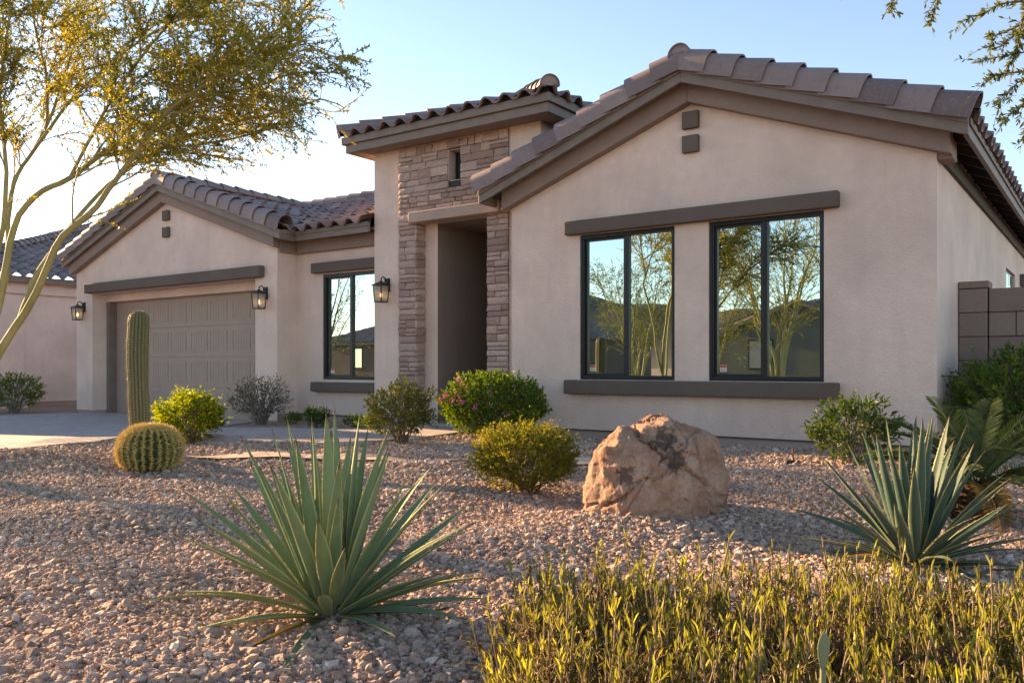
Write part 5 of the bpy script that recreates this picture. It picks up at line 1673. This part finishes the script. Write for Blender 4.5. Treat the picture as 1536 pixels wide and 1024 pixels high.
# ---------------------------------------------------------------- clipped foreground hedge
def camxy(fwd, lat):
    return -math.sin(_TH) * fwd + math.cos(_TH) * lat, math.cos(_TH) * fwd + math.sin(_TH) * lat
def hedge():
    cx, cy = camxy(1.9, .6)
    root = thing('hedge', 'clipped yellow green hedge of upright narrow leaved stems in the right foreground', 'hedge', (cx, cy, 0))
    lf, st = Batch(), Batch()
    n = 1900
    cnt = 0
    while cnt < n:
        fwd = rng.uniform(1.32, 2.42); lat = rng.uniform(-.03, 1.36)
        # rounded outline
        a = (fwd - 1.85) / .57; b = (lat - .66) / .68
        q_ = camxy(fwd, lat)
        if noise.noise(Vector((q_[0] * 7, q_[1] * 7, 3))) < -.28: continue
        if abs(a) ** 3.5 + abs(b) ** 3.5 > 1: continue
        X_, Y_ = camxy(fwd, lat)
        edge = 1 - .35 * max(0, abs(b) ** 4 + abs(a) ** 4 - .35)
        hgt = (.395 + .035 * noise.noise(Vector((X_ * 4, Y_ * 4, 1))) - .05 * max(0, b) ) * edge * rng.uniform(.55, 1.06)
        if rng.random() < .08: hgt *= 1.16
        z = gz(X_, Y_)
        d = np.array([rng.normal(0, .13), rng.normal(0, .13), 1.0])
        C = curve((X_, Y_, z - .01), d, hgt, 5, .10, 0)
        V, F = tube_arr(C, np.linspace(.0028, .0013, 5), 4); st.add(V, F)
        dry = rng.random() < .28
        k = int(rng.integers(7, 13))
        top = rng.random() < .62
        u = np.concatenate([rng.uniform(.40, .85, k // 2), rng.uniform(.76, 1.0, k - k // 2 + 4)])
        m_ = len(u)
        q = u * (4 - 1e-6); i = q.astype(int); fr = (q - i)[:, None]
        pos = C[i] * (1 - fr) + C[i + 1] * fr
        t = nrm(C[i + 1] - C[i])
        dd = t * (.75 + .9 * u[:, None] ** 2) + rand_unit(m_) * np.array([1, 1, .35]) * .55
        sc = rng.uniform(.7, 1.2, m_)
        leaves(lf, pos, dd, .031 * sc * (.5 + .5 * u), .0042 * sc, fold=.2, r=np.clip(((.55 if dry else .98) * np.clip((u - .35) / .65, 0, 1) ** 1.4) + rng.normal(0, .13, m_), 0, 1))  # leaves darken downward: hedge shade put into the colour, with brown twig tone
        # short twiggy side shoots low down
        for j in range(4):
            b0 = C[rng.integers(1, 4)]
            E_ = curve(b0, rand_unit(1)[0] + np.array([0, 0, .7]), rng.uniform(.04, .10), 4, .3)
            V, F = tube_arr(E_, np.linspace(.0016, .0007, 4), 3); st.add(V, F)
            pos = E_[rng.integers(1, 4, 5)]
            leaves(lf, pos, rand_unit(5) + np.array([0, 0, .5]), rng.uniform(.012, .022, 5), .0048, r=rng.uniform(0, .3, 5))
        cnt += 1
    for k in range(260):
        fwd = rng.uniform(1.4, 2.35); lat = rng.uniform(.05, 1.25)
        X_, Y_ = camxy(fwd, lat)
        C = curve((X_, Y_, gz(X_, Y_) + rng.uniform(.02, .2)), rand_unit(1)[0] * [1, 1, .4] + [0, 0, .35], rng.uniform(.12, .26), 7, .45)
        V, F = tube_arr(C, np.linspace(.0024, .0009, 7), 4); st.add(V, F)
    st.make('stems', M['hedge_stem'], root, smooth=True)
    lf.make('foliage', M['lf_hedge'], root)
M['hedge_stem'] = m_bark('hedge_stem', (.15, .105, .065), (.32, .235, .15), 60)
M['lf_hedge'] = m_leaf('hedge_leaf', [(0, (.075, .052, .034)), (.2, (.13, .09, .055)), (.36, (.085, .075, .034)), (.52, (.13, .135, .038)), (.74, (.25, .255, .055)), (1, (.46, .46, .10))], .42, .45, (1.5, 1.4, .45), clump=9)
hedge()

# prickly pear pad standing among the hedge stems
X_, Y_ = camxy(1.345, .488)
z = gz(X_, Y_)
pd = thing('prickly_pear', 'small grey green cactus pad poking out of the hedge', 'cactus', (X_, Y_, z))
bt = Batch()
nv, nu = 14, 16
tt_ = np.linspace(0, 1, nv); cam_r = np.array([math.cos(_TH), math.sin(_TH), 0]); cam_f = np.array([-math.sin(_TH), math.cos(_TH), 0])
wv_ = np.interp(tt_, [0, .12, .45, .7, .9, 1], [.004, .007, .0125, .013, .008, .0008])
an = np.linspace(0, 2 * PI, nu, endpoint=False)
zz = .352 + .062 * tt_
V = np.array([X_, Y_, z])[None, None, :] + wv_[:, None, None] * (np.cos(an)[None, :, None] * (cam_r * .9 + cam_f * .35) + np.sin(an)[None, :, None] * cam_f * .3) + zz[:, None, None] * np.array([0.02, 0, 1.0])
i = np.arange(nv - 1)[:, None] * nu; j = np.arange(nu)[None, :]
bt.add(V.reshape(-1, 3), np.stack([i + j, i + (j + 1) % nu, i + nu + (j + 1) % nu, i + nu + j], -1).reshape(-1, 4), rnd=.6)
V, F = tube_arr(np.array([(X_, Y_, z - .02), (X_ + .003, Y_, z + .2), (X_ + .007, Y_, z + .356)]), np.array([.006, .005, .005]), 8); bt.add(V, F, rnd=.3)
bt.make('pad', M['agave2'], pd, smooth=True)

# irrigation stake
x, y = -2.27, 7.33; z = gz(x, y)
stk = thing('sprinkler_stake', 'thin rusty irrigation stake in the gravel below the window sill', 'sprinkler', (x, y, z))
g = Geo(); g.tube([(x, y, z - .05), (x, y, z + .1)], [.006, .006]); g.make('stem', M['black_metal'], stk)
g = Geo(); g.tube([(x, y, z + .1005), (x, y, z + .135)], [.011, .012]); g.make('head', M['rust'] if 'rust' in M else m_plain('rusty_metal', (.16, .07, .04), .8), stk)
g = Geo(); g.tube([(x - .05, y, z + .012), (x + .05, y + .01, z + .014)], [.03, .028]); g.make('base', M['black_metal'], stk)
# ---------------------------------------------------------------- gravel (uncountable: one object)
def gravel():
    pts = []
    # nearer ground gets its stones packed, farther ground a little looser
    def ring(f0, f1, dens, half):
        n = int((f1 - f0) * (f1 + f0) * half * dens)
        f = np.sqrt(rng.uniform(f0 * f0, f1 * f1, n)); l = rng.uniform(-half, half, n) * f
        return np.stack([-math.sin(_TH) * f + math.cos(_TH) * l, math.cos(_TH) * f + math.sin(_TH) * l], -1), f
    A = [ring(1.15, 3.6, 5200, .85), ring(3.6, 6.5, 3300, .80), ring(6.5, 11.5, 1500, .75)]
    for f0, f1, de in ((1.15, 5, 900), (5, 11.5, 450)):
        q, f_ = ring(f0, f1, de, 1.5)
        l_ = (q[:, 0] * math.cos(_TH) + q[:, 1] * math.sin(_TH)) / f_
        k_ = np.abs(l_) > .74
        A.append((q[k_], f_[k_]))
    P = np.concatenate([a[0] for a in A]); f = np.concatenate([a[1] for a in A])
    x, y = P[:, 0], P[:, 1]
    keep = ~in_poly(x, y, DRIVE) & ~in_poly(x, y, WALK)
    onpath = in_poly(x, y, PATHPOLY)
    keep &= ~(onpath & (rng.random(len(x)) < .78))
    keep &= ~((y > 8.74) & (x > -6.4) & (x < -1.3)) & ~((y > 9.1) & (x < -6.4)) & ~((y > 8.85) & (x < -6) & (x > -9)) & ~((y > 8.6) & (x < -10.8)) & (y < 10.4)
    keep &= ~((x > -8.05) & (x < -6.7) & (y > 8.8))
    P, f = P[keep], f[keep]
    n = len(P)
    sz = rng.lognormal(math.log(.0080), .38, n)
    sz = np.clip(sz, .006, .024) * np.where(f > 6.5, 1.25, 1.0)
    big = rng.random(n) < .004
    sz[big] *= 1.7
    z = ground(P[:, 0], P[:, 1]) + sz * .25
    me = bpy.data.meshes.new('gravel')
    me.vertices.add(n)
    me.vertices.foreach_set('co', np.column_stack([P, z]).astype(np.float32).reshape(-1))
    a = me.attributes.new('sz', 'FLOAT', 'POINT'); a.data.foreach_set('value', sz.astype(np.float32))
    o = bpy.data.objects.new('gravel', me); COL.objects.link(o)
    o['kind'] = 'stuff'
    ng = bpy.data.node_groups.new('gravel_stones', 'GeometryNodeTree')
    ng.interface.new_socket('Geometry', in_out='INPUT', socket_type='NodeSocketGeometry')
    ng.interface.new_socket('Geometry', in_out='OUTPUT', socket_type='NodeSocketGeometry')
    N = ng.nodes; L = ng.links
    gi = N.new('NodeGroupInput'); go = N.new('NodeGroupOutput')
    join = N.new('GeometryNodeGeometryToInstance')
    for k in range(7):
        ico = N.new('GeometryNodeMeshIcoSphere'); ico.inputs['Subdivisions'].default_value = 2; ico.inputs['Radius'].default_value = 1
        nz = N.new('ShaderNodeTexNoise'); nz.noise_dimensions = '4D'; nz.inputs['W'].default_value = 3.7 * k; nz.inputs['Scale'].default_value = 1.1; nz.inputs['Detail'].default_value = 1.5
        sub = N.new('ShaderNodeVectorMath'); sub.operation = 'SUBTRACT'; L.new(nz.outputs['Color'], sub.inputs[0]); sub.inputs[1].default_value = (.5, .5, .5)
        scl = N.new('ShaderNodeVectorMath'); scl.operation = 'SCALE'; L.new(sub.outputs[0], scl.inputs[0]); scl.inputs['Scale'].default_value = 2.0
        sp = N.new('GeometryNodeSetPosition'); L.new(ico.outputs['Mesh'], sp.inputs['Geometry']); L.new(scl.outputs[0], sp.inputs['Offset'])
        tr = N.new('GeometryNodeTransform'); L.new(sp.outputs[0], tr.inputs['Geometry'])
        tr.inputs['Scale'].default_value = [(1.3, .9, .65), (1.0, .85, .7), (1.5, .8, .6), (1.1, 1.0, .55), (1.2, .75, .8), (1.0, 1.0, .8), (1.4, 1.0, .7)][k]
        sm = N.new('GeometryNodeSetMaterial'); L.new(tr.outputs[0], sm.inputs['Geometry']); sm.inputs['Material'].default_value = M['gravel']
        L.new(sm.outputs[0], join.inputs[0])
    iop = N.new('GeometryNodeInstanceOnPoints')
    L.new(gi.outputs[0], iop.inputs['Points']); L.new(join.outputs[0], iop.inputs['Instance']); iop.inputs['Pick Instance'].default_value = True
    ri = N.new('FunctionNodeRandomValue'); ri.data_type = 'INT'
    [s for s in ri.inputs if s.name == 'Max' and s.type == 'INT'][0].default_value = 6
    L.new([s for s in ri.outputs if s.type == 'INT'][0], iop.inputs['Instance Index'])
    rv = N.new('FunctionNodeRandomValue'); rv.data_type = 'FLOAT_VECTOR'
    vi = [s for s in rv.inputs if s.type == 'VECTOR']
    vi[0].default_value = (-.7, -.7, 0); vi[1].default_value = (.7, .7, 6.283); rv.inputs['Seed'].default_value = 5
    L.new([s for s in rv.outputs if s.type == 'VECTOR'][0], iop.inputs['Rotation'])
    na = N.new('GeometryNodeInputNamedAttribute'); na.data_type = 'FLOAT'; na.inputs['Name'].default_value = 'sz'
    L.new([s for s in na.outputs if s.name == 'Attribute'][0], iop.inputs['Scale'])
    sa = N.new('GeometryNodeStoreNamedAttribute'); sa.data_type = 'FLOAT'; sa.domain = 'INSTANCE'; sa.inputs['Name'].default_value = 'rnd'
    rf = N.new('FunctionNodeRandomValue'); rf.data_type = 'FLOAT'; rf.inputs['Seed'].default_value = 9
    L.new([s for s in rf.outputs if s.type == 'VALUE'][0], [s for s in sa.inputs if s.name == 'Value'][0])
    L.new(iop.outputs[0], sa.inputs['Geometry']); L.new(sa.outputs[0], go.inputs[0])
    md = o.modifiers.new('stones', 'NODES'); md.node_group = ng
    print('gravel stones', n)
gravel()

def litter():
    n = 900
    x = np.concatenate([rng.normal(-6.0, 1.3, n // 2), rng.uniform(-6, 0, n - n // 2)]); y = np.concatenate([rng.normal(3.0, .9, n // 2), rng.uniform(1.2, 6, n - n // 2)])
    k = ~in_poly(x, y, DRIVE); x, y = x[k], y[k]
    bt = Batch(); d = rand_unit(len(x)) * np.array([1, 1, .2])
    leaves(bt, np.column_stack([x, y, ground(x, y) + .014]), d, rng.uniform(.012, .028, len(x)), .008, nref=np.array([0, 0, 8.0]))
    bt.make('leaf_litter', M['litter'], kind='stuff')
M['litter'] = m_leaf('dry_leaf', [(0, (.14, .09, .045)), (.5, (.26, .18, .07)), (1, (.40, .30, .12))], .2, .7)
litter()

# ---------------------------------------------------------------- light, sky, camera
EL, AZ = rad(14.0), (-.9995, .03)
w = bpy.data.worlds.new('World'); SC.world = w; w.use_nodes = True
nt = w.node_tree; nt.nodes.clear()
sky = nt.nodes.new('ShaderNodeTexSky'); sky.sky_type = 'NISHITA'; sky.sun_disc = False
sky.sun_elevation = EL; sky.sun_rotation = math.atan2(AZ[0], AZ[1])
sky.air_density = .8; sky.dust_density = .05; sky.ozone_density = 1.0
bg = nt.nodes.new('ShaderNodeBackground'); bg.inputs[1].default_value = .085
wo = nt.nodes.new('ShaderNodeOutputWorld')
nt.links.new(sky.outputs[0], bg.inputs[0]); nt.links.new(bg.outputs[0], wo.inputs[0])
sd = bpy.data.lights.new('sun', 'SUN'); sd.energy = 5.0; sd.angle = rad(.6); sd.color = (1, .68, .38)
so = bpy.data.objects.new('sun', sd); COL.objects.link(so)
to = Vector((AZ[0] * math.cos(EL), AZ[1] * math.cos(EL), math.sin(EL)))
so.rotation_euler = to.to_track_quat('Z', 'Y').to_euler()
cd = bpy.data.cameras.new('camera'); cam = bpy.data.objects.new('camera', cd); COL.objects.link(cam)
cam.location = (0, 0, H); cam.rotation_euler = (PI / 2, 0, _TH)
cd.sensor_width = 36; cd.lens = 36 * 1268 / 1536; cd.shift_y = 37 / 1536; cd.clip_end = 2000; cd.clip_start = .05
SC.camera = cam
vs = SC.view_settings
vs.view_transform = 'Standard'; vs.look = 'None'; vs.gamma = 1; vs.exposure = 2.18; vs.use_curve_mapping = False
vs.use_white_balance = True; vs.white_balance_temperature = 7300; vs.white_balance_tint = 15
cy_ = SC.cycles
cy_.use_denoising = True
cy_.max_bounces = 8; cy_.transparent_max_bounces = 12
